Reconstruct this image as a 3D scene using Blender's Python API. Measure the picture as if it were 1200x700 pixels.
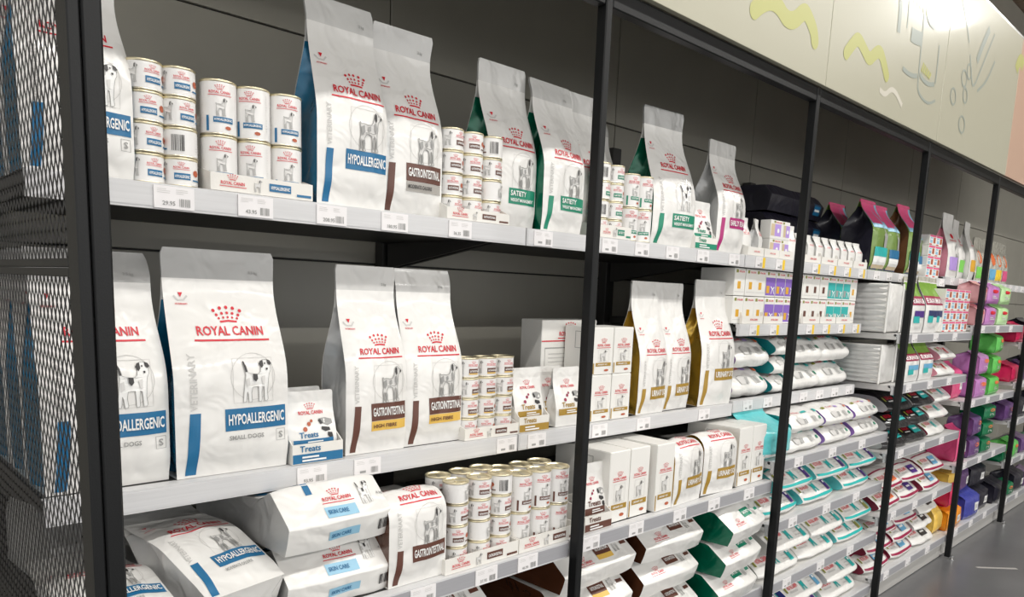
import bpy, math, random
from mathutils import Vector, Matrix, noise, geometry
random.seed(7)
for o in list(bpy.data.objects): bpy.data.objects.remove(o)
SC = bpy.context.scene
COL = SC.collection

# ------------------------------------------------------------------ camera
F, CX, CY = 873.7, 600.0, 478.0            # focal length and principal point, 1200x700 frame
YAW, PITCH, ROLL = 0.7664, 0.1543, 0.0386
CAM = Vector((-0.3887, -1.373, 1.6305))
_fw = Vector((math.sin(YAW)*math.cos(PITCH), math.cos(YAW)*math.cos(PITCH), -math.sin(PITCH)))
_rt = Vector((math.cos(YAW), -math.sin(YAW), 0)); _up = _rt.cross(_fw)
_c, _s = math.cos(ROLL), math.sin(ROLL)
RT = _c*_rt + _s*_up; UP = -_s*_rt + _c*_up; FW = _fw
cd = bpy.data.cameras.new('camera'); cam = bpy.data.objects.new('camera', cd); COL.objects.link(cam)
cd.sensor_width = 36; cd.lens = F/1200*36; cd.shift_y = (CY-350)/1200; cd.clip_start = .02
m = Matrix((RT, UP, -FW)).transposed().to_4x4(); m.translation = CAM
cam.matrix_world = m
SC.camera = cam
def ray(u, v): return RT*((u-CX)/F) - UP*((v-CY)/F) + FW
def at(u, v, Y):
    d = ray(u, v); return CAM + d*((Y-CAM.y)/d.y)
def atz(u, v, Z):
    d = ray(u, v); return CAM + d*((Z-CAM.z)/d.z)

# ------------------------------------------------------------------ world and light
w = bpy.data.worlds.new('store_air'); SC.world = w; w.use_nodes = True
w.node_tree.nodes['Background'].inputs[0].default_value = (1.0, .995, .98, 1)
w.node_tree.nodes['Background'].inputs[1].default_value = 1.25
SC.view_settings.view_transform = 'Standard'; SC.view_settings.look = 'None'
SC.view_settings.exposure = 0.34; SC.view_settings.gamma = 1
LIGHT_ROWS = {-1.35: 25, -6.6: 70}        # two rows of luminaires on the ceiling: distance in front of the shelves, watts
LIGHT_X = [-1.6, 0.2, 2.0, 3.8, 5.6, 7.4]
LIGHT_Z = 4.35

# ------------------------------------------------------------------ materials
MATS = {}
def mat(name, col, rough=.5, metal=0, bump=0, bscale=60, var=0, vscale=8, coat=0, spec=.5, emit=None, stretch=None, crinkle=False):
    if name in MATS: return MATS[name]
    m = bpy.data.materials.new(name); m.use_nodes = True; nt = m.node_tree
    b = nt.nodes['Principled BSDF']
    b.inputs['Base Color'].default_value = (*col, 1); b.inputs['Roughness'].default_value = rough
    b.inputs['Metallic'].default_value = metal; b.inputs['Coat Weight'].default_value = coat
    b.inputs['Coat Roughness'].default_value = .12
    b.inputs['Specular IOR Level'].default_value = spec
    if bump or var:
        tc = nt.nodes.new('ShaderNodeTexCoord'); src = tc.outputs['Object']
        if stretch:
            mp = nt.nodes.new('ShaderNodeMapping'); mp.inputs['Scale'].default_value = stretch
            nt.links.new(src, mp.inputs[0]); src = mp.outputs[0]
    if var:
        n = nt.nodes.new('ShaderNodeTexNoise'); n.inputs['Scale'].default_value = vscale; n.inputs['Detail'].default_value = 4
        nt.links.new(src, n.inputs['Vector'])
        r = nt.nodes.new('ShaderNodeMixRGB'); r.blend_type = 'MULTIPLY'; r.inputs[0].default_value = 1
        r.inputs[1].default_value = (*col, 1)
        cr = nt.nodes.new('ShaderNodeValToRGB'); cr.color_ramp.elements[0].color = (1-var,)*3+(1,); cr.color_ramp.elements[1].color = (1+var*.0,)*3+(1,)
        cr.color_ramp.elements[0].position = .3; cr.color_ramp.elements[1].position = .7
        nt.links.new(n.outputs['Fac'], cr.inputs[0]); nt.links.new(cr.outputs[0], r.inputs[2]); nt.links.new(r.outputs[0], b.inputs['Base Color'])
    if bump:
        n2 = nt.nodes.new('ShaderNodeTexNoise'); n2.inputs['Scale'].default_value = bscale; n2.inputs['Detail'].default_value = 3
        nt.links.new(src, n2.inputs['Vector'])
        if crinkle: n2.inputs['Distortion'].default_value = .5; n2.inputs['Detail'].default_value = 2.0
        bp = nt.nodes.new('ShaderNodeBump'); bp.inputs['Strength'].default_value = bump; bp.inputs['Distance'].default_value = .028 if crinkle else .01
        nt.links.new(n2.outputs['Fac'], bp.inputs['Height']); nt.links.new(bp.outputs[0], b.inputs['Normal'])
    if emit:
        b.inputs['Emission Color'].default_value = (*emit[0], 1); b.inputs['Emission Strength'].default_value = emit[1]
    MATS[name] = m; return m
def film(name, col, rough=.3, metal=0, bump=.42): return mat(name, col, rough, metal, bump=bump, bscale=12, coat=.35, crinkle=True)
def ink(name, col): return mat('ink_'+name, col, .4)
film('film_pale', (.60, .595, .575)); film('film_dull', (.46, .46, .45), .35, .15, .5); film('film_white', (.80, .79, .76)); film('film_grey', (.42, .42, .41)); film('film_silver', (.58, .58, .57), .28, .12, .5)
film('film_blue', (.01, .16, .30), .25, .2, .45); film('film_green', (.0, .13, .07), .25, .25, .45); film('film_gold', (.52, .33, .04), .25, .65, .5)
film('film_brown', (.10, .035, .016), .25, .2, .4); film('film_teal', (.12, .58, .60), .35, 0, .35); film('film_deepteal', (.01, .29, .29), .35, 0, .35)
film('film_purple', (.30, .17, .50), .4, 0, .3); film('film_navy', (.014, .013, .024), .4, 0, .4); film('film_pink', (.72, .08, .22), .4)
film('film_lilac', (.50, .20, .50), .35); film('film_lime', (.12, .55, .10), .35); film('film_paleorange', (.80, .40, .42), .35)
film('film_palegreen', (.50, .75, .38), .35); film('film_forest', (.0, .16, .06), .35); film('film_orange', (.85, .30, .01), .3)
film('film_red', (.65, .02, .10), .3); film('film_royal', (.05, .06, .35), .3); film('film_violet', (.14, .06, .20), .3)
film('film_yellow', (.85, .55, .10), .3); film('film_tan', (.17, .075, .03), .45, 0, .5); film('film_black', (.012, .012, .014), .35)
film('film_maroon', (.20, .01, .035), .35); film('film_clear', (.62, .60, .52), .15, .2, .6); film('film_meadow', (.16, .26, .05), .4, 0, .5)
film('film_rose', (.75, .30, .38), .4); film('film_wine', (.09, .01, .03), .3)
mat('card_white', (.78, .76, .71), .55, bump=.04, bscale=200); mat('card_edge', (.55, .46, .33), .7); mat('carton', (.80, .79, .75), .4, bump=.03, bscale=150)
mat('can_label', (.80, .79, .77), .33, coat=.2); mat('can_metal', (.62, .57, .44), .28, .9); mat('can_lid', (.80, .72, .50), .32, .85)
for n, c in dict(red=(.62, .012, .03), grey=(.33, .33, .32), lightgrey=(.58, .57, .55), dark=(.035, .033, .033), white=(.85, .85, .83), blue=(.012, .145, .31),
                 skyblue=(.14, .40, .62), brown=(.12, .045, .03), green=(.01, .24, .14), gold=(.38, .23, .03), magenta=(.42, .02, .17), yellow=(.75, .48, .10),
                 taupe=(.40, .38, .35), purple=(.24, .13, .50), deeppurple=(.07, .02, .22), teal=(.02, .42, .40), dogbody=(.66, .65, .63), orange=(.72, .16, .05),
                 amber=(.70, .38, .03), pink=(.75, .10, .25), tagyellow=(.85, .58, .04), maroon=(.30, .012, .06), meat=(.45, .10, .04), navy=(.02, .03, .12),
                 paleblue=(.28, .52, .68), meadow=(.18, .34, .04), lime=(.2, .6, .1), olive=(.25, .26, .04), lilac=(.45, .3, .7), sand=(.62, .5, .33)).items(): ink(n, c)
mat('black_paint', (.006, .0065, .007), .42, bump=.04, bscale=300, spec=.28); mat('mesh_paint', (.012, .012, .02), .4)
mat('wall_grey', (.37, .355, .305), .35, var=.10, vscale=3); mat('wall_joint', (.012, .012, .012), .6)
mat('shelf_dark', (.035, .034, .032), .5, var=.2, vscale=6); mat('shelf_white', (.62, .61, .59), .45); mat('rail', (.64, .64, .645), .35, var=.08, vscale=5, stretch=(1, 1, 40))
mat('rail_insert', (.36, .36, .38), .38, var=.08, vscale=5, stretch=(1, 1, 40)); mat('tag_paper', (.82, .80, .80), .5)
mat('header_print', (.43, .415, .32), .35, coat=.3); mat('header_peach', (.52, .35, .26), .35, coat=.3); mat('ink_headeryellow', (.43, .43, .15), .4, coat=.2); mat('ink_headergrey', (.30, .33, .29), .4, coat=.2)
mat('ink_headerpale', (.56, .53, .45), .4); mat('alu', (.75, .75, .74), .3, .8); mat('chrome', (.8, .8, .8), .12, 1)
mat('floor_vinyl', (.16, .16, .165), .28, var=.25, vscale=2.2); mat('ceiling_sheet', (.30, .22, .16), .6, var=.3, vscale=3); mat('lamp_white', (.8, .8, .8), .5)
mat('lamp_glow', (1, 1, 1), .5, emit=((1, .95, .86), 6)); mat('kick', (.45, .44, .42), .45)

# ------------------------------------------------------------------ mesh helpers
class MB:
    def __init__(s): s.v = []; s.f = []; s.m = []; s.mats = []
    def mi(s, name):
        if name not in s.mats: s.mats.append(name)
        return s.mats.index(name)
    def add(s, vs, fs, mt):
        o = len(s.v); k = s.mi(mt); s.v += [tuple(p) for p in vs]
        s.f += [tuple(i+o for i in f) for f in fs]; s.m += [k]*len(fs)
    def box(s, x0, x1, y0, y1, z0, z1, mt, bev=0):
        if bev:
            vs = []; b = bev
            for z, e in ((z0, b), (z0+b, 0), (z1-b, 0), (z1, b)):
                x_0, x_1, y_0, y_1 = x0+e, x1-e, y0+e, y1-e
                vs += [(x_0+b, y_0, z), (x_1-b, y_0, z), (x_1, y_0+b, z), (x_1, y_1-b, z), (x_1-b, y_1, z), (x_0+b, y_1, z), (x_0, y_1-b, z), (x_0, y_0+b, z)]
            fs = [tuple(reversed(range(8))), tuple(range(24, 32))]
            for k in range(3):
                for i in range(8): j = (i+1) % 8; fs.append((k*8+i, k*8+j, k*8+8+j, k*8+8+i))
            s.add(vs, fs, mt); return
        s.add([(x0, y0, z0), (x1, y0, z0), (x1, y1, z0), (x0, y1, z0), (x0, y0, z1), (x1, y0, z1), (x1, y1, z1), (x0, y1, z1)],
              [(3, 2, 1, 0), (4, 5, 6, 7), (0, 1, 5, 4), (1, 2, 6, 5), (2, 3, 7, 6), (3, 0, 4, 7)], mt)
    def grid(s, fn, nx, ny, mt, flip=False):
        vs = [fn(i/nx, j/ny) for j in range(ny+1) for i in range(nx+1)]
        fs = []
        for j in range(ny):
            for i in range(nx):
                a = j*(nx+1)+i; q = (a, a+1, a+nx+2, a+nx+1); fs.append(q[::-1] if flip else q)
        s.add(vs, fs, mt)
    def lathe(s, prof, n, mt, cap=False):
        vs = []; fs = []
        for r, z in prof:
            for i in range(n): a = 2*math.pi*i/n; vs.append((r*math.cos(a), r*math.sin(a), z))
        for k in range(len(prof)-1):
            for i in range(n): j = (i+1) % n; fs.append((k*n+i, k*n+j, k*n+n+j, k*n+n+i))
        if cap: fs.append(tuple(range((len(prof)-1)*n, len(prof)*n))); fs.append(tuple(reversed(range(n))))
        s.add(vs, fs, mt)
    def prism(s, poly, axis, a0, a1, mt):    # poly in the two other axes, extruded along axis
        n = len(poly); vs = []
        for a in (a0, a1):
            for p, q in poly: vs.append((a, p, q) if axis == 'x' else (p, a, q) if axis == 'y' else (p, q, a))
        fs = [tuple(range(n)), tuple(reversed(range(n, 2*n)))]+[(i, i+n, (i+1) % n+n, (i+1) % n) for i in range(n)]
        s.add(vs, fs, mt)
    def mesh(s, name, smooth=False):
        me = bpy.data.meshes.new(name); me.from_pydata(s.v, [], s.f)
        for k in s.mats: me.materials.append(MATS[k])
        me.polygons.foreach_set('material_index', s.m)
        if smooth: me.polygons.foreach_set('use_smooth', [True]*len(s.f))
        me.update(); return me
def obj(name, me, parent=None, loc=(0, 0, 0), rot=(0, 0, 0)):
    o = bpy.data.objects.new(name, me); COL.objects.link(o); o.location = loc; o.rotation_euler = rot
    if parent: o.parent = parent
    return o
LABELS = {}
def tag(o, label, cat, group=None):
    o['label'] = label; o['category'] = cat
    if group: o['group'] = group
    LABELS[label] = LABELS.get(label, 0)+1
    return o
def thing(name, label, cat, loc, rz=0, group=None, rot=None):
    o = bpy.data.objects.new(name, None); COL.objects.link(o); o.location = loc
    o.rotation_euler = rot if rot else (0, 0, rz); o.empty_display_size = .05
    return tag(o, label, cat, group)
def struct(name, me, parent=None, loc=(0, 0, 0)):
    o = obj(name, me, parent, loc)
    if not parent: o['kind'] = 'structure'
    return o
def sstep(a, b, x):
    t = min(1, max(0, (x-a)/(b-a))); return t*t*(3-2*t)

# ------------------------------------------------------------------ printing: flat artwork in metres, wrapped onto a surface
TXT = {}
def text2d(s, bold=.022):
    if (s, bold) in TXT: return TXT[(s, bold)]
    c = bpy.data.curves.new('t', 'FONT'); c.body = s; c.size = 1; c.resolution_u = 2; c.offset = bold; c.fill_mode = 'FRONT'
    o = bpy.data.objects.new('t', c); COL.objects.link(o)
    bpy.context.view_layer.update()
    me = bpy.data.meshes.new_from_object(o.evaluated_get(bpy.context.evaluated_depsgraph_get()))
    vs = [(v.co.x, v.co.y) for v in me.vertices]; fs = [tuple(p.vertices) for p in me.polygons]
    bpy.data.objects.remove(o); bpy.data.curves.remove(c); bpy.data.meshes.remove(me)
    x0 = min(p[0] for p in vs); x1 = max(p[0] for p in vs); y0 = min(p[1] for p in vs); y1 = max(p[1] for p in vs)
    r = ([((x-x0)/(x1-x0), (y-y0)/(y1-y0)) for x, y in vs], fs, (x1-x0)/(y1-y0))
    TXT[(s, bold)] = r; return r
class Art:
    def __init__(s): s.e = []          # (verts2d, faces, ink, layer)
    def text(s, t, x, y, h, ink, w=None, layer=1, vert=False, centre=False, bold=.022):
        vs, fs, asp = text2d(t, bold)
        w = w or h*asp
        if centre: x -= (h if vert else w)/2
        if vert: P = [(x-h*(b-1), y+w*a) for a, b in vs]
        else: P = [(x+w*a, y+h*b) for a, b in vs]
        s.e.append((P, fs, ink, layer)); return s
    def rect(s, x0, y0, x1, y1, ink, layer=0, nx=None, ny=None, skew=0, cell=.014):
        nx = nx or max(1, int(abs(x1-x0)/cell)+1); ny = ny or max(1, int(abs(y1-y0)/cell)+1)
        P = [(x0+(x1-x0)*i/nx+skew*j/ny, y0+(y1-y0)*j/ny) for j in range(ny+1) for i in range(nx+1)]
        fs = [(j*(nx+1)+i, j*(nx+1)+i+1, (j+1)*(nx+1)+i+1, (j+1)*(nx+1)+i) for j in range(ny) for i in range(nx)]
        s.e.append((P, fs, ink, layer)); return s
    def poly(s, pts, ink, layer=0):
        tr = geometry.tessellate_polygon([[Vector((a, b, 0)) for a, b in pts]])
        fs = []
        for t in tr:
            (ax, ay), (bx, by), (cx, cy) = [pts[i] for i in t]
            fs.append(tuple(t) if (bx-ax)*(cy-ay)-(by-ay)*(cx-ax) > 0 else tuple(reversed(t)))
        s.e.append((list(pts), fs, ink, layer)); return s
    def stroke(s, pts, wd, ink, layer=0, closed=False, taper=False):
        n = len(pts); P = []; fs = []
        for i in range(n):
            a = pts[(i-1) % n] if closed or i else pts[i]; b = pts[(i+1) % n] if closed or i < n-1 else pts[i]
            dx, dy = b[0]-a[0], b[1]-a[1]; L = math.hypot(dx, dy) or 1
            q = wd/2*(1 if not taper else .5+.5*math.sin(math.pi*(i+.5)/n))
            P += [(pts[i][0]-dy/L*q, pts[i][1]+dx/L*q), (pts[i][0]+dy/L*q, pts[i][1]-dx/L*q)]
        for i in range(n if closed else n-1):
            j = (i+1) % n; fs.append((2*i, 2*i+1, 2*j+1, 2*j))
        s.e.append((P, fs, ink, layer)); return s
    def disc(s, x, y, r, ink, layer=0, n=8, ry=None):
        ry = ry or r
        return s.poly([(x+r*math.cos(2*math.pi*i/n), y+ry*math.sin(2*math.pi*i/n)) for i in range(n)], ink, layer)
    def ring(s, x, y, r, wd, ink, layer=0, n=28, ry=None):
        ry = ry or r
        return s.stroke([(x+r*math.cos(2*math.pi*i/n), y+ry*math.sin(2*math.pi*i/n)) for i in range(n)], wd, ink, layer, True)
    def mesh(s, name, fn, base=.0010, step=.0007):
        mb = MB()
        for i, (P, fs, ink, layer) in enumerate(s.e): mb.add([fn(a, b, base+step*layer+.00006*min(i, 12)) for a, b in P], fs, 'ink_'+ink)
        return mb.mesh(name)
def brand_art(cx, y, w, ink='red', crown=True, line=True, scale=1.0):
    """red crown over the maker's name with a rule below; y is the base line of the name"""
    a = Art(); h = w*.135
    a.text('ROYAL CANIN', cx-w/2, y, h, ink, w=w)
    if line: a.stroke([(cx+w*(-.55+1.13*i/12), y-h*.50) for i in range(13)], h*.2, ink, 0)
    if crown:
        c = y+h*1.45
        a.stroke([(cx-w*.13, c), (cx-.0, c+h*.10), (cx+w*.13, c)], h*.22, ink)
        for i in range(5):
            t = (i-2)/2
            a.disc(cx+t*w*.20, c+h*(1.55-.35*t*t), h*.2, ink, n=7); a.disc(cx+t*w*.165, c+h*(.95-.22*t*t), h*.17, ink, n=6); a.disc(cx+t*w*.14, c+h*(.48-.12*t*t), h*.14, ink, n=6)
    return a
DOG = [(.04, .60), (.00, .70), (.02, .71), (.08, .665), (.20, .675), (.36, .655), (.50, .67), (.58, .74), (.62, .86), (.65, .95), (.71, 1.0), (.78, .995), (.83, .95), (.93, .905), (.965, .86), (.94, .82),
       (.86, .81), (.80, .765), (.785, .66), (.79, .55), (.76, .44), (.765, .30), (.775, .10), (.83, .035), (.82, .0), (.71, .0), (.695, .20), (.685, .36), (.64, .40), (.605, .30), (.63, .08), (.675, .03),
       (.665, -.01), (.56, -.005), (.545, .20), (.52, .385), (.40, .425), (.30, .41), (.225, .30), (.26, .18), (.25, .05), (.295, .01), (.285, -.015), (.19, -.015), (.17, .15), (.145, .27), (.10, .21),
       (.115, .05), (.15, .0), (.14, -.025), (.04, -.02), (.045, .14), (.03, .26), (.07, .40), (.055, .52)]
DOGS = [(.10, .64), (.06, .80), (.02, .97), (.05, .98), (.12, .86), (.17, .70), (.34, .67), (.50, .66), (.58, .72), (.60, .84), (.55, .90), (.60, .97), (.70, 1.0), (.82, 1.0), (.92, .97), (.97, .90), (.93, .84),
        (.93, .74), (.87, .66), (.84, .56), (.82, .42), (.80, .22), (.83, .04), (.80, .0), (.71, .0), (.70, .20), (.68, .34), (.63, .36), (.61, .20), (.62, .03), (.60, -.01), (.52, -.01), (.51, .20), (.49, .36),
        (.38, .36), (.30, .35), (.27, .20), (.30, .02), (.28, -.015), (.20, -.015), (.17, .18), (.14, .24), (.12, .04), (.10, -.01), (.02, -.01), (.03, .18), (.05, .34), (.07, .52)]
def dog_art(x, y, w, h, frame=True, small=False, lite=False):
    a = Art(); S = lambda p: (x+p[0]*w, y+p[1]*h)
    if frame:
        r = .56*h; cx, cy = x+.36*w, y+.60*h
        a.ring(cx, cy, r, h*.012, 'lightgrey'); q = [(cx-r*.9, y-.02*h), (cx+r*.9, y-.02*h), (cx+r*.9, cy+r*.8), (cx-r*.9, cy+r*.8)]
        qq = []
        for i in range(4): qq += [(q[i][0]+(q[(i+1) % 4][0]-q[i][0])*j/6, q[i][1]+(q[(i+1) % 4][1]-q[i][1])*j/6) for j in range(6)]
        a.stroke(qq, h*.010, 'lightgrey', 0, True)
    pts = [S(p) for p in (DOGS if small else DOG)]
    a.poly(pts, 'white' if small else 'dogbody', 1)
    a.stroke(pts, h*(.010 if small else .016), 'grey', 2, True)
    P = lambda l, k, c='dark': a.poly([S(p) for p in l], c, k)
    if small:
        P([(.55, .90), (.60, .97), (.68, .99), (.69, .86), (.63, .80)], 3); P([(.82, 1.0), (.92, .97), (.97, .90), (.90, .86), (.84, .90)], 3); P([(.72, .93), (.76, .93), (.76, .89), (.72, .89)], 3); P([(.76, .80), (.83, .80), (.82, .75), (.77, .75)], 3)
        P([(.32, .67), (.46, .66), (.47, .55), (.40, .48), (.33, .54)], 3); P([(.02, .97), (.05, .98), (.12, .86), (.15, .72), (.09, .72), (.06, .84)], 3)
        P([(.60, .60), (.72, .62), (.70, .40), (.63, .42)], 2, 'dogbody'); P([(.10, .55), (.20, .58), (.22, .40), (.12, .36)], 2, 'dogbody')
    else:
        P([(.635, .85), (.655, .94), (.70, .985), (.745, .95), (.74, .80), (.69, .745)], 3); P([(.90, .90), (.95, .89), (.96, .86), (.93, .83), (.87, .84)], 3); P([(.78, .93), (.81, .93), (.80, .90)], 4)
        if not lite:
            for l in ([(.62, .72), (.70, .735), (.75, .60), (.70, .45), (.63, .56)], [(.06, .58), (.20, .64), (.24, .48), (.13, .37), (.08, .44)], [(.34, .60), (.45, .63), (.47, .52), (.38, .47)], [(.70, .20), (.725, .36), (.765, .30), (.77, .10), (.73, .06)],
                      [(.05, .20), (.08, .30), (.11, .22), (.10, .06), (.06, .02)], [(.555, .20), (.565, .36), (.60, .30), (.61, .08), (.575, .03)], [(.185, .15), (.16, .26), (.22, .27), (.245, .16), (.23, .04), (.20, .02)]): P(l, 3, 'grey')
            a.stroke([S((.26, .45)), S((.42, .455)), S((.60, .44)), S((.74, .50))], h*.018, 'grey', 3)
    return a
def lines_art(x, y, w, n, dy, ink='lightgrey', wd=.0012, seed=1):
    r = random.Random(seed); a = Art()
    for i in range(n): a.stroke([(x, y-i*dy), (x+w*r.uniform(.6, 1), y-i*dy)], wd, ink)
    return a
def barcode_art(x, y, w, h, n=9, ink='dark', seed=2, layer=1):
    r = random.Random(seed); a = Art(); p = x
    for i in range(n):
        q = w/n*r.uniform(.3, .75); a.rect(p, y, p+q, y+h, ink, layer, 1, 1); p += w/n
    return a

# a product kind is a list of (part name, mesh, [(sub-part name, mesh)])
def spawn(kind, name, label, cat, loc, rz=0, group=None, rot=None):
    t = thing(name, label, cat, loc, rz, group, rot)
    for pn, me, subs in kind:
        p = obj(pn, me, t)
        for sn, sm in subs: obj(sn, sm, p)
    return t

# ------------------------------------------------------------------ bags that stand up
class BagForm:
    def __init__(s, w, h, d, ts=.87, t0=.40, seed=0, amp=.006, lean=0, bend=None, neck=.06, flap=0, sag=0):
        s.w, s.h, s.d, s.ts, s.t0, s.seed, s.amp, s.lean, s.bend, s.neck, s.flap, s.sag = w, h, d, ts, t0, seed, amp, lean, bend, neck, flap, sag
    def hd(s, t): return (s.d/2-.003)*(1-sstep(s.t0, s.ts, t))*(.90+.10*sstep(0, .12, t))+.003
    def hw(s, t): return s.w/2*(1-.02*(1-sstep(0, .1, t))-s.neck*sstep(.5, .80, t)+s.neck*.5*sstep(.84, 1, t)-.05*max(0, (t-.955)/.045)**3)
    def deform(s, x, y, z):
        t = z/s.h
        y += s.lean*t*t+s.flap*sstep(s.ts-.03, 1, t)**2
        if s.bend:
            z0, R, mx = s.bend
            if z > z0:
                Q = R+s.d/2; a = min(mx, (z-z0)/Q); rest = max(0, (z-z0)-mx*Q); yo = y-s.d/2
                cy = s.d/2+R; rr = R-yo
                y = cy-rr*math.cos(a)+rest*math.sin(a); z = z0+rr*math.sin(a)+rest*math.cos(a)
                y, z = y, z
        return (x, y, z)
    def front(s, sx, t, off=0, back=False):
        e = 1-abs(sx)**3; hd = s.hd(t)
        n = noise.noise(Vector((sx*1.6+s.seed*7.3, t*3.1*s.h/.45, s.seed*3.7+(9 if back else 0))))+.5*noise.noise(Vector((sx*3.5+s.seed, t*8*s.h/.45, s.seed*1.7)))
        y = -(hd+(.10*s.d*e*sstep(0, .15, t)*(1-sstep(.55, .85, t)))+s.amp*n*min(1, e*3)*min(1, hd/.02)*sstep(0, .1, t)*(1-.6*sstep(.8, 1, t))+off)
        if back: y = -y
        return s.deform(sx*s.hw(t), s.d/2+y, t*s.h)
    def xy(s, ox=0):      # artwork coordinates: x from -w/2, y from the bottom
        return lambda a, b, off: s.front(max(-1, min(1, a/s.hw(b/s.h))), b/s.h, off)
    def gusset(s, side):
        tm = s.ts
        while s.hd(tm) < .009: tm -= .005
        def fn(a, t):
            t = t*tm; hd = s.hd(t)*.97; hw = s.hw(t)-.0015
            y = -hd+2*hd*a; k = 1-abs(2*a-1)
            g = math.sqrt(max(0, (s.d/2)**2-hd*hd))*.75*k-.06*s.d*math.sin(math.pi*a)*(1-sstep(.2, .7, t))*sstep(0, .1, t)
            g += .004*noise.noise(Vector((a*3+s.seed, t*9, side*5)))*k
            p = s.deform(side*(hw-g), s.d/2+y, t*s.h); return p
        return fn
    def parts(s, body='film_white', side='film_silver', seal='film_grey', nx=14, ny=24, sealsplit=None):
        mb = MB(); sp = sealsplit or s.ts
        mb.grid(lambda a, b: s.front(a*2-1, b*sp), nx, ny, body); mb.grid(lambda a, b: s.front(a*2-1, b*sp, 0, True), nx//2, ny//2, body, True)
        mb.grid(lambda a, b: s.deform((a*2-1)*s.hw(0), s.d*b*.9+s.d*.05, .001), 2, 2, body, True)
        out = [('bag_body', mb.mesh('bag_body', True), [])]
        for sd in (-1, 1):
            g = MB(); g.grid(s.gusset(sd), 6, ny, side, sd < 0 and False or sd > 0 and False); out.append(('side_gusset', g.mesh('side_gusset', True), []))
        tp = MB(); tp.grid(lambda a, b: s.front(a*2-1, sp+b*(1-sp)), nx, 5, seal); tp.grid(lambda a, b: s.front(a*2-1, sp+b*(1-sp), 0, True), nx, 5, seal, True)
        out.append(('top_seal', tp.mesh('top_seal', True), []))
        return out
def vet_bag(form, colour, name, sub=None, subink=None, subcol='dark', side='film_silver', small=False, weight='2 kg', brand_t=.535, name2=None, lite=False):
    w, h = form.w, form.h; fn = form.xy()
    P = form.parts(side=side, seal='film_grey' if small else 'film_pale')
    L = -w/2; bw = w*(.58 if small else .66); k = h*brand_t; bc = w*(.02 if small else .06)
    P.append(('brand_print', brand_art(bc, k, bw).mesh('brand_print', fn), []))
    a = Art(); a.text('VETERINARY', L+w*.115, k-h*(.325 if small else .255), w*.058, 'lightgrey', w=h*(.25 if small else .20), vert=True)
    P.append(('side_lettering', a.mesh('side_lettering', fn), []))
    dh = h*.188; dw = dh*(.78 if small else .72); dy = k-h*(.297 if small else .255)
    P.append(('dog_picture', dog_art(w*(.06 if small else .04), dy, dw, dh, True, small, lite).mesh('dog_picture', fn), []))
    bh = h*(.10 if small else .095); by = k-h*(.425 if small else .355)
    x0 = L+w*(.40 if small else .36); x1 = w*.47
    b = Art(); b.rect(x0, by, x1, by+bh, colour); t = Art()
    if name2:
        t.text(name, x0+w*.03, by+bh*.52, bh*.34, 'white', w=min(w*.34, (x1-x0)*.6), layer=3); t.text(name2, x0+w*.03, by+bh*.15, bh*.22, 'white', w=(x1-x0)*.84, layer=3)
    else: t.text(name, x0+w*.025, by+bh*.26, bh*.50, 'white', w=(x1-x0)*.92, layer=3)
    P.append(('name_banner', b.mesh('name_banner', fn), [('banner_lettering', t.mesh('banner_lettering', fn))]))
    if sub:
        b2 = Art(); sh = h*.052; sy = by-sh-.001
        if subink: b2.rect(x0, sy, x1, sy+sh, subink)
        else: sy -= h*.004
        b2.text(sub, x0+w*.03, sy+sh*.30, sh*.40, subcol, w=(x1-x0)*(.66 if subink else .55), layer=3)
        if small:
            c = w*.46; q = h*.045; b2.stroke([(c-q, sy-q*.2), (c, sy-q*.2), (c, sy+q*1.0), (c-q, sy+q*1.0)], .0012, 'grey', 0, True); b2.text('S', c-q*.74, sy+q*.05, q*.7, 'grey', w=q*.46)
        P.append(('sub_banner', b2.mesh('sub_banner', fn), []))
    st = Art(); st.rect(L+w*.075, .006, L+w*.165, by+bh*.9, colour, 0, 3, 16, skew=w*.035)
    P.append(('colour_stripe', st.mesh('colour_stripe', fn), []))
    e = Art(); ex, ey = L+w*.15, h*min(.80, brand_t+.17)
    e.poly([(ex-.005, ey+.007), (ex, ey-.003), (ex+.005, ey+.007)], 'red', 1); e.stroke([(ex-.014, ey), (ex-.006, ey-.009), (ex+.006, ey-.009), (ex+.014, ey)], .004, 'lightgrey')
    e.text('VETERINARY', ex-.013, ey-.019, .0035, 'red', w=.026)
    P.append(('emblem', e.mesh('emblem', fn), []))
    wt = Art(); wt.text(weight, w*.25, h*.895, h*.018, 'grey'); P.append(('weight_lettering', wt.mesh('weight_lettering', fn), []))
    return P

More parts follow.
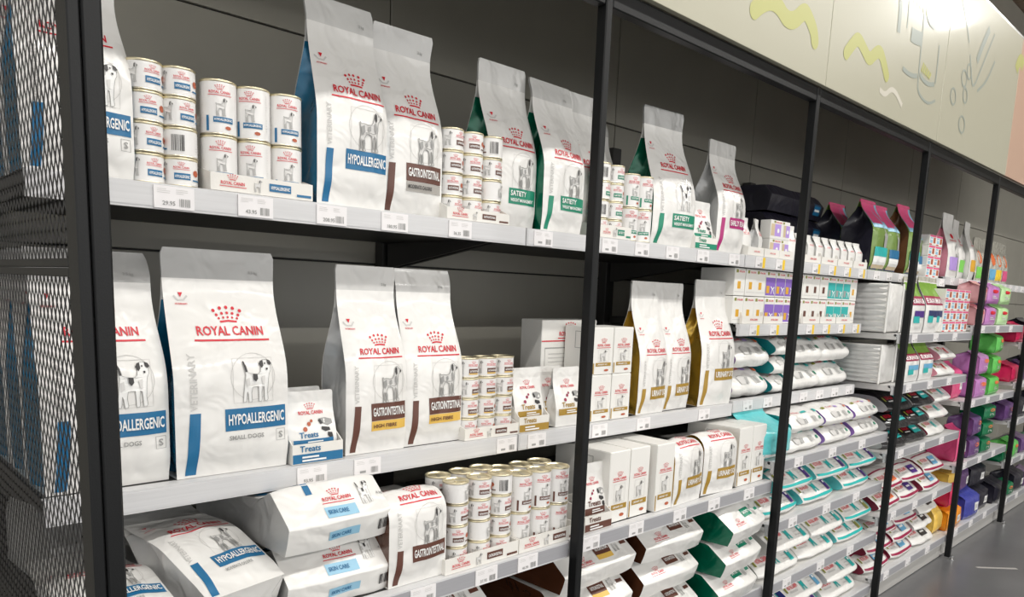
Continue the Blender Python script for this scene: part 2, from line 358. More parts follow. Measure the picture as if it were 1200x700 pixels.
# ------------------------------------------------------------------ bags lying with the block bottom to the aisle
def chaikin(p, n):
    for _ in range(n):
        q = [p[0]]
        for a, b in zip(p, p[1:]): q += [(.75*a[0]+.25*b[0], .75*a[1]+.25*b[1]), (.25*a[0]+.75*b[0], .25*a[1]+.75*b[1])]
        q.append(p[-1]); p = q
    return p
class PillowForm:
    def __init__(s, w, dp, h, seed=0, amp=.004, bev=.55, low=.42, tail=.75, pinch=.12, crisp=True, drop=None):
        s.w, s.dp, s.h, s.seed, s.amp, s.pinch, s.crisp = w, dp, h, seed, amp, pinch, crisp
        s.a0 = math.hypot(.02, low*h); s.a1 = math.hypot(bev*h, (1-low)*h)
        if crisp: pts = [(.02, 0), (.008, low*h*.5), (.002, low*h*.88), (0, low*h), (bev*h*.12, h*(low+.12*(1-low))), (bev*h*.5, h*(1+low)/2), (bev*h*.86, h*(low+.86*(1-low))), (bev*h, h), (bev*h*1.25, h*1.01), (dp*.6, h*1.02), (dp, h*tail), (dp, 0)]
        else: pts = [(.03, 0), (.004, low*h*.45), (0, low*h), (bev*h*.5, h*(1+low)/2), (bev*h, h), (dp*.6, h*1.0), (dp, h*tail), (dp, 0)]
        if drop: i = pts.index((bev*h, h)); pts = pts[:i+1]+[(bev*h*1.5, h*drop), (dp*.6, h*drop*.95), (dp, h*drop*.7), (dp, 0)]
        s.pr = chaikin(pts, 2)
        s.L = [0]
        for a, b in zip(s.pr, s.pr[1:]): s.L.append(s.L[-1]+math.hypot(b[0]-a[0], b[1]-a[1]))
        s.a0 = next(l for l, q in zip(s.L, s.pr) if q[1] >= low*h*.97); s.a1 = next(l for l, q in zip(s.L, s.pr) if q[0] >= bev*h*.93 and l > s.a0)-s.a0
    def at(s, l):
        l = max(0, min(s.L[-1]-1e-6, l)); i = 0
        while s.L[i+1] < l: i += 1
        f = (l-s.L[i])/(s.L[i+1]-s.L[i]); a, b = s.pr[i], s.pr[i+1]
        dy, dz = b[0]-a[0], b[1]-a[1]; q = math.hypot(dy, dz)
        return a[0]+dy*f, a[1]+dz*f, -dz/q, dy/q
    def surf(s, sx, l, off=0):
        y, z, ny, nz = s.at(l); k = abs(sx)**5; o = off+s.amp*noise.noise(Vector((sx*2+s.seed*5, l*9, s.seed)))*(1-k)
        y += ny*o; z += nz*o
        ym, zm = s.dp*.45, s.h*.5
        y += (ym-y)*s.pinch*.35*k; z += (zm-z)*s.pinch*k if z > zm else 0
        return (sx*s.w/2*(1-.02*math.cos(l*7+s.seed)), y, max(0.0, z))
    def xy(s): return lambda a, b, off: s.surf(max(-1, min(1, a/(s.w/2))), b, off)
    def parts(s, body, side, nx=12):
        n = len(s.pr)-1; mb = MB(); ls = s.L
        vs = []; fs = []
        for l in ls:
            for i in range(nx+1): vs.append(s.surf(i/nx*2-1, l))
        for j in range(n):
            for i in range(nx): a = j*(nx+1)+i; fs.append((a, a+nx+1, a+nx+2, a+1)[::-1])
        mb.add(vs, fs, body); out = [('bag_body', mb.mesh('bag_body', True), [])]
        for sd in (-1, 1):
            g = MB(); ring = [s.surf(sd, l) for l in ls]; cen = (sd*(s.w/2-.022), s.dp*.45, s.h*.45)
            mid = [tuple((p[i]*.55+cen[i]*.45)+(sd*.006 if i == 0 else 0) for i in range(3)) for p in ring]; m_ = len(ring)
            vs = ring+mid+[cen]; fs = []
            for i in range(m_-1):
                q = (i, i+1, m_+i+1, m_+i); fs.append(q if sd < 0 else q[::-1]); t = (m_+i, m_+i+1, 2*m_); fs.append(t if sd < 0 else t[::-1])
            q = (m_-1, 0, m_, 2*m_-1); fs.append(q if sd < 0 else q[::-1]); t = (2*m_-1, m_, 2*m_); fs.append(t if sd < 0 else t[::-1])
            g.add(vs, fs, side); out.append(('side_gusset', g.mesh('side_gusset', True), []))
        return out

# ------------------------------------------------------------------ cans, cartons, trays, pouches
def can_kind(r, h, colour, tall, dogs=True, sub=None):
    b = MB(); b.lathe([(r, .003), (r, h-.003)], 28, 'can_label')
    rim = MB(); rim.lathe([(r*.99, h-.005), (r*1.025, h-.004), (r*1.03, h-.001), (r*1.0, h+.0005), (r*.94, h), (r*.93, h-.004), (r*.80, h-.0045), (r*.77, h-.003), (r*.35, h-.003)], 28, 'can_lid')
    rim.add([(r*.35*math.cos(2*math.pi*i/28), r*.35*math.sin(2*math.pi*i/28), h-.003) for i in range(28)], [tuple(range(28))], 'can_lid')
    bot = MB(); bot.lathe([(r*.9, .0), (r*1.02, .0), (r*1.03, .002), (r*.99, .004)], 28, 'can_metal'); bot.add([(r*.9*math.cos(2*math.pi*i/28), r*.9*math.sin(2*math.pi*i/28), .0005) for i in range(28)], [tuple(reversed(range(28)))], 'can_metal')
    tab = MB(); tab.box(-r*.12, r*.12, -r*.75, -r*.2, h-.0025, h-.0012, 'can_metal'); tab.lathe([(r*.16, h-.003), (r*.16, h-.001)], 10, 'can_metal', True)
    fn = lambda a, z, off: ((r+off)*math.sin(a/r), -(r+off)*math.cos(a/r), z)
    if tall:
        br = brand_art(.004, h*.74, r*1.15)
        pic = dog_art(-.004, h*.34, r*.62, h*.32, False, lite=True)
        ban = Art().rect(-r*.25, h*.22, r*.85, h*.32, colour, 0, 6, 1).rect(-r*.65, h*.06, -r*.5, h*.34, colour, 0, 2, 4); 
        let = Art().text('HYPOALLERGENIC' if colour == 'blue' else 'GASTROINTESTINAL' if colour == 'brown' else 'SATIETY', -r*.18, h*.248, h*.045, 'white', w=r*.95, layer=2)
        ban.disc(r*.55, h*.13, r*.18, 'meat', 0, 7, h*.035)
        info = lines_art(-r*1.75, h*.86, r*.9, 16, h*.047, seed=3)
        back = lines_art(r*1.1, h*.86, r*1.2, 14, h*.05, seed=4)
    else:
        br = brand_art(r*.45, h*.62, r*.85)
        pic = dog_art(-r*.85, h*.20, r*.55, h*.62, False, lite=True)
        ban = Art().rect(r*.05, h*.24, r*.95, h*.46, colour, 0, 5, 1)
        if sub: ban.rect(r*.05, h*.17, r*.95, h*.23, sub, 0, 5, 1)
        let = Art().text('HYPOALLERGENIC' if colour == 'blue' else 'GASTROINTESTINAL' if colour == 'brown' else 'SATIETY', r*.12, h*.29, h*.10, 'white', w=r*.76, layer=2)
        ban.disc(r*1.35, h*.5, r*.22, 'meat', 0, 7, h*.12).rect(r*1.1, h*.22, r*1.7, h*.27, colour, 0, 4, 1)
        info = lines_art(-r*2.9, h*.8, r*.9, 8, h*.09, seed=3); back = barcode_art(r*2.0, h*.2, r*.7, h*.55, 8, seed=4)
    return [('label_body', b.mesh('label_body', True), []), ('lid', rim.mesh('lid', True), [('pull_tab', tab.mesh('pull_tab'))]), ('bottom_rim', bot.mesh('bottom_rim', True), []),
            ('brand_print', br.mesh('brand_print', fn), []), ('dog_picture', pic.mesh('dog_picture', fn), []), ('name_banner', ban.mesh('name_banner', fn), [('banner_lettering', let.mesh('banner_lettering', fn))]),
            ('small_print', info.mesh('small_print', fn), []), ('back_text' if tall else 'barcode', back.mesh('back_text' if tall else 'barcode', fn), [])]
front_plane = lambda a, b, off: (a, -off, b)
def tray_kind(w, d, hf, hb, colour, text=None, treats=False):
    b = MB(); t = .003
    b.box(-w/2, w/2, 0, d, 0, t, 'card_white'); b.box(-w/2, w/2, 0, t, t, hf, 'card_white'); b.box(-w/2, w/2, d-t, d, t, hb, 'card_white')
    for sx in (-1, 1):
        x0, x1 = (-w/2, -w/2+t) if sx < 0 else (w/2-t, w/2)
        b.prism([(t, t), (d-t, t), (d-t, hb), (d*.45, hb*.9), (t, hf)], 'x', x0, x1, 'card_white')
    out = [('tray_body', b.mesh('tray_body'), [])]
    if treats:
        a = Art().rect(-w/2+.001, .002, w/2-.001, hf*.5, colour); a.text('Treats', -w*.36, hf*.60, hf*.32, colour, layer=1)
        l = Art().text('COMPLEMENTARY FEED', -w*.3, hf*.32, hf*.09, 'white', layer=2) if False else lines_art(-w*.32, hf*.34, w*.5, 2, hf*.17, 'white', hf*.09)
        for i in range(len(l.e)): l.e[i] = (*l.e[i][:3], 2)
        out.append(('front_print', a.mesh('front_print', front_plane), [('band_lettering', l.mesh('band_lettering', front_plane))]))
    else:
        a = brand_art(-w*.30, hf*.38, w*.22); out.append(('brand_print', a.mesh('brand_print', front_plane), []))
        a = dog_art(-w*.10, hf*.15, hf*.5, hf*.7, False, lite=True); out.append(('dog_picture', a.mesh('dog_picture', front_plane), []))
        a = Art().rect(w*.05, hf*.28, w*.27, hf*.74, colour).rect(w*.33, hf*.15, w*.48, hf*.3, colour)
        l = Art().text(text or 'HYPOALLERGENIC', w*.065, hf*.40, hf*.2, 'white', w=w*.19, layer=2)
        out.append(('name_banner', a.mesh('name_banner', front_plane), [('banner_lettering', l.mesh('banner_lettering', front_plane))]))
    return out
def carton_kind(w, d, h, colour, name='URINARY S/O', panel=False, side=True):
    b = MB(); b.box(-w/2, w/2, 0, d, 0, h, 'carton', .002)
    out = [('carton_body', b.mesh('carton_body'), [])]
    lid = MB(); lid.box(-w/2+.001, w/2-.001, .004, d-.004, h-.001, h+.0008, 'carton'); out.append(('top_flap', lid.mesh('top_flap'), []))
    f = front_plane
    out.append(('brand_print', brand_art(0, h*.60 if not panel else h*.84, w*(.62 if not panel else .40)).mesh('brand_print', f), []))
    if panel:
        a = Art().stroke([(-w*.5, h*.79), (w*.5, h*.79)], .004, 'red').stroke([(-w*.44, h*.3), (w*.44, h*.3), (w*.44, h*.72), (-w*.44, h*.72)], .004, 'grey', 0, True)
        a.e += lines_art(-w*.38, h*.66, w*.7, 8, h*.04, 'lightgrey', .003).e
        out.append(('info_panel', a.mesh('info_panel', f), []))
    else:
        out.append(('dog_picture', dog_art(-w*.17, h*.30, w*.34, h*.22, False, lite=True).mesh('dog_picture', f), []))
        a = Art().rect(-w*.36, h*.18, w*.40, h*.255, colour).rect(-w*.49, .004, -w*.44, h*.25, colour).disc(w*.18, h*.09, w*.12, 'meat', 0, 8, h*.025)
        a.stroke([(-w*.25, h*.28), (w*.28, h*.28), (w*.28, h*.54), (-w*.25, h*.54)], .0015, 'lightgrey', 0, True)
        l = Art().text(name, -w*.30, h*.203, h*.03, 'white', w=w*.5, layer=2)
        out.append(('name_banner', a.mesh('name_banner', f), [('banner_lettering', l.mesh('banner_lettering', f))]))
        if side:
            fs = lambda a, z, off: (-w/2-off, a, z)
            sd = Art().text('ROYAL CANIN', d*.08, h*.40, d*.16, 'red', w=h*.38, vert=True)
            sd.e = [([(d*.5-a if False else d-a-d*.62, z) for a, z in P], [tuple(reversed(q)) for q in F_], i, l_) for P, F_, i, l_ in sd.e]
            sd.stroke([(d*.30, h*.55), (d*.62, h*.55), (d*.62, h*.9), (d*.30, h*.9)], .003, 'grey', 0, True)
            out.append(('side_print', sd.mesh('side_print', fs), []))
    return out
def treat_pouch(w, h, d, colour, seed=1, side='film_white'):
    fm = BagForm(w, h, d, ts=.84, t0=.25, seed=seed, amp=.003, neck=.0); fn = fm.xy()
    P = fm.parts(side=side, seal='film_white', nx=8, ny=12)
    P.append(('brand_print', brand_art(0, h*.66, w*.5, line=False).mesh('brand_print', fn), []))
    a = Art()
    for x, y, r in ((-.17, .36, .045), (-.08, .43, .04), (-.02, .47, .03)): a.disc(w*x, h*(y+.10), w*r, 'meat' if colour == 'blue' else 'maroon', 1, 8)
    P.append(('treat_picture', a.mesh('treat_picture', fn), []))
    c = Art()
    S = lambda l: [(w*(.12+.33*p), h*(.30+.30*q)) for p, q in l]
    c.poly(S([(.05, .98), (.5, 1.0), (.9, .9), (.95, .7), (.6, .6), (.3, .72), (.1, .8)]), 'grey', 0); c.poly(S([(.2, .60), (.7, .52), (.75, .38), (.4, .34), (.15, .46)]), 'dark', 0)
    c.poly(S([(.55, .30), (.85, .26), (.9, .05), (.7, .0), (.52, .14)]), 'dark', 0); c.poly(S([(.0, .92), (.16, .95), (.3, .74), (.12, .70)]), 'dark', 1)
    P.append(('dog_picture', c.mesh('dog_picture', fn), []))
    b = Art().rect(-w*.42, h*.20, w*.42, h*.31, colour); b.text('Treats', -w*.30, h*.335, h*.085, colour, layer=1)
    l = lines_art(-w*.15, h*.275, w*.5, 2, h*.035, 'white', h*.018); l.e = [(*q[:3], 2) for q in l.e]
    P.append(('name_band', b.mesh('name_band', fn), [('band_lettering', l.mesh('band_lettering', fn))]))
    return P

# ------------------------------------------------------------------ the room
mb = MB(); mb.box(-6, 16, -10, 1.3, -.05, 0, 'floor_vinyl'); struct('floor', mb.mesh('floor'))
mb = MB(); mb.box(-6, 16, -10, 1.3, 4.62, 4.7, 'ceiling_sheet'); ceil = struct('ceiling', mb.mesh('ceiling'))
mk = MB(); mk.box(-.13, .13, -.012, .012, 0, .0006, 'kick'); mo = obj('floor_scuff', mk.mesh('floor_scuff'), bpy.data.objects['floor'], tuple(atz(1168, 666, 0)), (0, 0, -.75))
bm_ = MB(); bm_.box(-.11, .11, -10, 1.2, 0, .035, 'ceiling_sheet', .008); bme = bm_.mesh('ceiling_board')
for i in range(60): obj('ceiling_board', bme, ceil, (1.5+.24*i-4, 0, 4.585))
YB = .95
mb = MB(); mb.box(-3, 12, YB+.012, YB+.06, 0, 4.6, 'wall_joint'); wall = struct('wall_back', mb.mesh('wall_back'))
SEAMX = [1.19+1.255*k for k in range(-3, 9)]; SEAMZ = [0, .98, 1.709, 2.415, 3.3, 4.58]
for za, zb in zip(SEAMZ, SEAMZ[1:]):
    p = MB(); p.box(-1.255/2+.003, 1.255/2-.003, 0, .014, .003, zb-za-.003, 'wall_grey', .0015); pme = p.mesh('wall_panel')
    for xa, xb in zip(SEAMX, SEAMX[1:]): obj('wall_panel', pme, wall, ((xa+xb)/2, YB, za))

mb = MB(); mb.box(13, 13.1, -10, 1.2, 0, 4.6, 'wall_grey'); struct('wall_far', mb.mesh('wall_far'))
# luminaires over the aisle
def luminaire(x, y, label, watts):
    t = thing('ceiling_light', label, 'light', (x, y, LIGHT_Z), 0, 'ceiling lights over the aisle')
    h = MB(); h.box(-.65, .65, -.07, .07, .02, .09, 'lamp_white', .008); obj('housing', h.mesh('housing'), t)
    g = MB(); g.box(-.62, .62, -.055, .055, .008, .02, 'lamp_glow'); obj('diffuser', g.mesh('diffuser'), t)
    r = MB()
    for sx in (-.5, .5): r.box(sx-.006, sx+.006, -.006, .006, .09, 4.585-LIGHT_Z, 'lamp_white')
    obj('hanger', r.mesh('hanger'), t)
    L = bpy.data.lights.new('lamp', 'AREA'); L.shape = 'RECTANGLE'; L.size = 1.2; L.size_y = .10; L.energy = watts; L.color = (1, .98, .945)
    lo = bpy.data.objects.new('lamp', L); COL.objects.link(lo); lo.parent = t; lo.location = (0, 0, 0)
for r, (y, wt) in enumerate(LIGHT_ROWS.items()):
    for i, x in enumerate(LIGHT_X): luminaire(x, y, 'long white ceiling light, %s of the row %s' % (['leftmost', 'second', 'third', 'fourth', 'fifth', 'sixth'][i], ['nearer the shelves', 'farther from the shelves'][r]), wt)

# ------------------------------------------------------------------ black frame: posts, beams, mesh end, header boards
BAYW = 1.25; ORD = ['first', 'second', 'third', 'fourth', 'fifth', 'sixth', 'seventh']
BAYN = ['nearest', 'second', 'third', 'fourth', 'fifth', 'sixth']
pm = MB(); pm.box(-.026, 0, 0, .034, .012, 2.44, 'black_paint', .003); pme = pm.mesh('post_tube')
ft = MB(); ft.box(-.020, -.006, .0, .26, .012, .028, 'chrome', .003); fme = ft.mesh('foot_bar')
fk = MB(); fk.lathe([(.004, .0), (.014, .0), (.014, .006), (.006, .010), (.006, .028)], 12, 'chrome', True); kme = fk.mesh('levelling_foot')
rk = MB(); rk.box(-.006, .006, -.006, .006, .028, .10, 'black_paint'); rme = rk.mesh('foot_bolt')
EX, EY = -.0566, -.20
for n in range(7):
    t = thing('frame_post', 'black square steel post, %s from the mesh-sided end' % ORD[n], 'post', (n*BAYW, 0, 0) if n else (EX, EY, 0), 0, 'posts of the black frame')
    obj('post_tube', pme, t); f = obj('foot_bar', fme, t); obj('levelling_foot', kme, t, (-.013, -.012, 0)); obj('foot_bolt', rme, t, (-.013, .16, 0))
be = MB(); be.box(.003, BAYW-.029, .002, .034, -.052, 0, 'black_paint', .003); beme = be.mesh('front_beam')
for n in range(6):
    t = thing('top_beam', 'black steel beam along the top of the %s bay under the printed boards' % BAYN[n], 'beam', (n*BAYW, 0, 2.44), 0, 'top beams of the black frame')
    obj('front_beam', beme, t)
# mesh end panel
T = thing('mesh_end_panel', 'black expanded-metal mesh panel closing the end of the shelving', 'panel', (-.0925, 0, 0))
for y0, y1 in ((EY, EY+.055), (.90, .94)):
    fr = MB(); fr.box(-.008, .008, y0, y1, .02, 2.44, 'black_paint', .002); obj('frame_upright', fr.mesh('frame_upright'), T)
for z in (.10, 1.6335, 1.6475, 2.42):
    r = MB(); r.box(-.008, .008, EY+.055, .90, z-.0065, z+.0065, 'black_paint', .0015); obj('frame_rail', r.mesh('frame_rail'), T)
def mesh_sheet(y0, y1, z0, z1):
    mb = MB(); cw, ch, t = .0245, .040, .0005; ny = int((y1-y0)/cw); nz = int((z1-z0)/ch); cw = (y1-y0)/ny; ch = (z1-z0)/nz
    wd = .0040
    for i in range(nz*2):
        for sgn in (0, 1):
            if sgn != i % 2: pass
        z = z0+i*ch/2
        a, b = (0, .5) if i % 2 == 0 else (.5, 0)
        for j in range(ny):
            for q0, q1 in (((j+.0)*cw if i % 2 == 0 else (j+.0)*cw, 0), ):
                # two strands per half cell: a rising and a falling one
                ya, ym, yb = y0+j*cw, y0+(j+.5)*cw, y0+(j+1)*cw
                segs = [((ym, z), (ya, z+ch/2)), ((ym, z), (yb, z+ch/2))] if i % 2 == 0 else [((ya, z), (ym, z+ch/2)), ((yb, z), (ym, z+ch/2))]
                for (p, r), (p2, r2) in segs:
                    dy, dz = p2-p, r2-r; L = math.hypot(dy, dz); oy, oz = -dz/L*wd/2, dy/L*wd/2
                    vs = [(-t, p-oy, r-oz), (-t, p+oy, r+oz), (-t, p2+oy, r2+oz), (-t, p2-oy, r2-oz)]; vs += [(t, b_, c_) for _, b_, c_ in vs]
                    mb.add(vs, [(0, 1, 2, 3), (7, 6, 5, 4), (0, 4, 5, 1), (2, 6, 7, 3)], 'mesh_paint')
    return mb.mesh('mesh_sheet')
for z0, z1 in ((.1065, 1.627), (1.654, 2.4135)):
    o = obj('mesh_sheet', mesh_sheet(EY+.055, .90, z0, z1), T); o['kind'] = 'stuff'

# printed header boards
HZ0, HZ1 = 2.44, 3.22
def hp(pts): return chaikin([(lambda p: (p.x, p.z))(at(u, v, -.022)) for u, v in pts], 2 if len(pts) > 2 else 0)
for n in range(0, 6):
    x0, x1 = n*BAYW-.012, (n+1)*BAYW-.016
    cream = n < 4
    t = thing('header_board', '%s printed board above the %s' % ('cream' if cream else 'peach', ('%s bay' % BAYN[n]) if 0 <= n < 6 else 'end of the shelving, past the mesh' if n < 0 else 'far end of the row'), 'sign board', (0, 0, 0), 0, 'printed boards over the shelving') if n < 6 and n >= 0 else None
    if not t: continue
    b = MB(); b.box(x0, x1, -.021, -.001, HZ0, HZ1, 'header_print' if cream else 'header_peach', .001); obj('board', b.mesh('board'), t)
    e = MB(); e.box(x0, x1, -.021, -.001, HZ1, HZ1+.012, 'alu'); obj('top_edge', e.mesh('top_edge'), t)
    hx = lambda a, b_, off: (a, -.021-off, b_)
    if n == 1:
        a = Art(); a.stroke(hp([(884, 12), (893, 4), (904, 0), (914, 8), (921, 22), (931, 25), (943, 12), (948, 20), (954, 36), (955, 48)][:10]), .058, 'headeryellow'); E0 = hp([(884, 12), (955, 48)]); [a.disc(x_, z_, .029, 'headeryellow', 0, 12) for x_, z_ in E0]
        obj('zigzag_print', a.mesh('zigzag_print', hx), t)
    if n == 2:
        a = Art(); a.stroke(hp([(992, 62), (999, 52), (1006, 44), (1013, 58), (1019, 71), (1026, 62), (1032, 60), (1036, 74), (1039, 89)]), .052, 'headeryellow'); E0 = hp([(992, 62), (1039, 89)]); [a.disc(x_, z_, .026, 'headeryellow', 0, 12) for x_, z_ in E0]; obj('zigzag_print', a.mesh('zigzag_print', hx), t)
        a = Art(); a.stroke(hp([(1031, 105), (1037, 112), (1044, 104), (1050, 108), (1057, 124)]), .022, 'headerpale'); obj('pale_squiggle_print', a.mesh('pale_squiggle_print', hx), t)
        a = Art()
        a.stroke(hp([(1085, 0), (1081, 42), (1077, 84), (1075, 105), (1080, 115), (1088, 122), (1096, 118)]), 0.0126, 'headergrey')
        a.stroke(hp([(1066, 0), (1065, 15), (1063, 33)]), 0.0098, 'headergrey'); a.stroke(hp([(1056, 0), (1055, 18), (1053, 38)]), 0.0350, 'headergrey')
        a.stroke(hp([(1101, 53), (1099, 74), (1096, 98)]), 0.0126, 'headergrey'); a.stroke(hp([(1078, 87), (1082, 94), (1088, 99), (1095, 99)]), 0.0196, 'headergrey')
        a.stroke(hp([(1058, 80), (1064, 86), (1070, 89), (1075, 89)]), 0.0196, 'headergrey'); a.stroke(hp([(1068, 40), (1074, 44), (1080, 46)]), 0.0595, 'headergrey')
        a.stroke(hp([(1088, 12), (1090, 22), (1096, 28)]), 0.0560, 'headergrey'); a.stroke(hp([(1097, 8), (1101, 12), (1105, 8), (1103, 2)]), 0.0210, 'headergrey')
        obj('sketch_print', a.mesh('sketch_print', hx), t)
        a = Art()
        for k in range(5): a.stroke(hp([(1070+4*k, 2+4*k), (1075+3*k, -6+4*k)]), .02, 'headeryellow'); a.stroke(hp([(1080+2*k, 84+2*k), (1083+2*k, 74+3*k)]), .016, 'headeryellow')
        obj('hatch_print', a.mesh('hatch_print', hx), t)
    if n == 3:
        a = Art()
        a.stroke(hp([(1137, 64), (1138, 84), (1140, 106), (1150, 80), (1166, 40)]), 0.0140, 'headergrey'); a.stroke(hp([(1145, 107), (1156, 96), (1166, 72)]), 0.0154, 'headergrey')
        a.stroke(hp([(1128, 0), (1133, 25), (1136, 50)]), 0.0140, 'headergrey'); a.stroke(hp([(1145, 72), (1152, 52), (1160, 34)]), 0.0420, 'headergrey')
        for u, v, ru, rv in ((1130, 92, 3, 10), (1136, 84, 2.5, 9), (1117, 113, 3, 10), (1131, 112, 2.5, 9), (1127, 146, 3.5, 10)):
            a.stroke(hp([(u+ru*math.cos(k*.524), v+rv*math.sin(k*.524)) for k in range(12)]), 0.0098, 'headergrey', 0, True)
        obj('sketch_print', a.mesh('sketch_print', hx), t)
        a = Art(); a.stroke(hp([(1191, 82), (1194, 72), (1197, 70), (1199, 78)]), .07, 'headeryellow'); obj('zigzag_print', a.mesh('zigzag_print', hx), t)

mb = MB(); mb.box(-3, 12, -.001, YB+.01, HZ1+.014, HZ1+.03, 'wall_grey'); struct('light_block_1', mb.mesh('light_block_1'))      # unseen lid added to block light coming over the header boards

# ------------------------------------------------------------------ shelving
SX = [-.081+1.243*k for k in range(8)]   # rack seams
SD = [-.081]+[1.25*k-.014 for k in range(1, 8)]   # seams of the deep lower shelves, behind the posts
YU, YD = .206, .042
up_ = MB(); up_.box(-.03, .03, 0, .05, 0, 2.3, 'shelf_dark', .002); upm = up_.mesh('upright')
for k, x in enumerate(SX):
    o = obj('rack_upright', upm, None, (x if k else x+.036, YB-.055, 0)); tag(o, 'dark rack upright against the back wall, %s from the mesh end' % (ORD+['eighth'])[k], 'upright', 'rack uprights on the back wall')
TAGN = 0
def price_tag(parent, x, z, yellow=False, price=None, h=.043, w=.078):
    global TAGN; TAGN += 1
    b = MB(); b.box(-w/2, w/2, -.0045, -.0015, -h/2, h/2, 'tag_paper')
    o = obj('price_tag', b.mesh('price_tag'), parent, (x, 0, z))
    f = lambda a, b_, off: (a, -.0045-off*.4, b_)
    a = Art(); r = random.Random(TAGN)
    if yellow: a.rect(w*.22, -h/2, w*.5, h/2, 'tagyellow')
    a.e += lines_art(-w*.42, h*.36, w*.34, 3, h*.08, 'lightgrey', .0009, TAGN).e; a.e += lines_art(w*.04 if not yellow else -w*.02, h*.36, w*.3 if not yellow else w*.2, 3, h*.08, 'lightgrey', .0009, TAGN+1).e
    if price: a.text(price, -w*.30, -h*.36, h*.20, 'grey')
    else: a.rect(-w*.30, -h*.34, -w*.08, -h*.20, 'grey')
    a.e += barcode_art(w*.12 if not yellow else -w*.06, -h*.38, w*.28 if not yellow else w*.22, h*.36, 8, 'grey', TAGN).e
    obj('tag_print', a.mesh('tag_print', f), o)
SHELFNAMES = {}
def shelf(k, z, Y, label, tags=(), light=False, white=False, brackets=True, lip=.05, x0=None, x1=None):
    S_ = SX if Y == YU else SD; x0 = S_[k]+.003; x1 = S_[k+1]-.003
    t = thing('shelf', label, 'shelf', ((x0+x1)/2, Y, z), 0, 'metal shelves of the rack'); hw = (x1-x0)/2
    d = MB(); d.box(-hw, hw, .016, YB-.06-Y, -.032, -.0005, 'shelf_white' if white else 'shelf_dark', .002); obj('deck', d.mesh('deck'), t)
    r = MB(); r.prism([(.03, 0), (.03, -.012), (.014, -.016), (.014, -lip), (0, -lip), (0, -.001), (.004, 0)], 'x', -hw, hw, 'rail'); obj('price_rail', r.mesh('price_rail'), t)
    i = MB(); i.box(-hw+.004, hw-.004, -.0012, 0, -lip+.005, -.006, 'rail' if light else 'rail_insert'); ro = obj('rail_insert', i.mesh('rail_insert'), t)  # upper shelf inserts take the paler colour: the light on them is painted in
    if brackets:
        for s in (-1, 1):
            b = MB(); b.prism([(.10, -.033), (YB-.07-Y, -.033), (YB-.07-Y, -.12), (YB-.2-Y, -.10)], 'x', s*(hw-.012)-.006, s*(hw-.012)+.006, 'shelf_dark'); obj('bracket', b.mesh('bracket'), t)
    for q in tags:
        x, yel, price = (q+(None, None))[:3] if isinstance(q, tuple) else (q, False, None)
        price_tag(t, x-(x0+x1)/2, -lip/2-.001, yel, price)
    return t
def tx(Y, *uv): return [(at(u, v, Y).x,) if not isinstance(v, tuple) else None for u, v in uv]
def tags_px(Y, v, us, prices=None):
    return [(at(u, v+0, Y).x, False, (prices or {}).get(i)) for i, u in enumerate(us)]
ZA, ZB, ZC, ZD = 1.815, 1.205, .900, .44
shelf(0, ZA, YU, 'top shelf of the nearest bay, holding blue-labelled cans and bags', tags_px(YU, 250, [204, 299, 388, 462, 539], {0: '29.95', 1: '43.95', 2: '208.95', 3: '180.95', 4: '36.35'}), light=True)
shelf(1, ZA, YU, 'top shelf of the second bay, holding green-labelled bags and cans', tags_px(YU, 300, [635, 713, 751, 787, 823, 860]), light=True)
shelf(0, ZB, YU, 'middle shelf of the nearest bay, holding two small-dog bags', tags_px(YU, 540, [365, 430, 592], {0: '93.95'}), light=True)
shelf(1, ZB, YU, 'middle shelf of the second bay, holding gold urinary bags', tags_px(YU, 500, [629, 702, 753, 823]), light=True)
shelf(0, ZC, YD, 'shelf under the nearest small-dog bags, holding cans and flat bags', tags_px(YD, 650, [496, 570, 618], {1: '37.95', 2: '46.95'}))
shelf(1, ZC, YD, 'shelf of the second bay holding tall cartons and bent gold bags', tags_px(YD, 600, [694, 746, 796, 835, 875]))
shelf(0, ZD, YD, 'low shelf of the nearest bay below the cans', [.3, .6, .9])
shelf(1, ZD, YD, 'low shelf of the second bay under stacked green and brown bags', [1.4, 1.7, 2.0, 2.2])

# ------------------------------------------------------------------ product kinds of the near bays
K = {}
K['hypo_small'] = vet_bag(BagForm(.255, .49, .13, seed=1, neck=.03), 'blue', 'HYPOALLERGENIC', 'SMALL DOGS', None, 'grey', 'film_blue', True, '3.5 kg', .625)
K['hypo_small_b'] = vet_bag(BagForm(.235, .475, .13, seed=2, neck=.05, flap=.03), 'blue', 'HYPOALLERGENIC', 'SMALL DOGS', None, 'grey', 'film_blue', True, '3.5 kg', .645)
K['hypo_small_c'] = vet_bag(BagForm(.19, .40, .12, seed=3, neck=.10), 'blue', 'HYPOALLERGENIC', 'SMALL DOGS', None, 'grey', 'film_blue', True, '1 kg', .625)
K['hypo'] = vet_bag(BagForm(.19, .475, .12, seed=4, flap=.01), 'blue', 'HYPOALLERGENIC', side='film_blue')
K['gastro_mod'] = vet_bag(BagForm(.188, .46, .12, seed=5, flap=-.01), 'brown', 'GASTROINTESTINAL', 'MODERATE CALORIE', 'taupe')
K['gastro_hf'] = vet_bag(BagForm(.182, .475, .12, seed=6), 'brown', 'GASTROINTESTINAL', 'HIGH FIBRE', 'yellow', 'brown')
K['gastro_hf_b'] = vet_bag(BagForm(.196, .475, .12, seed=7, flap=.012), 'brown', 'GASTROINTESTINAL', 'HIGH FIBRE', 'yellow', 'brown')
K['satiety'] = vet_bag(BagForm(.186, .465, .13, seed=8, neck=.0), 'green', 'SATIETY', side='film_green', name2='WEIGHT MANAGEMENT', brand_t=.50)
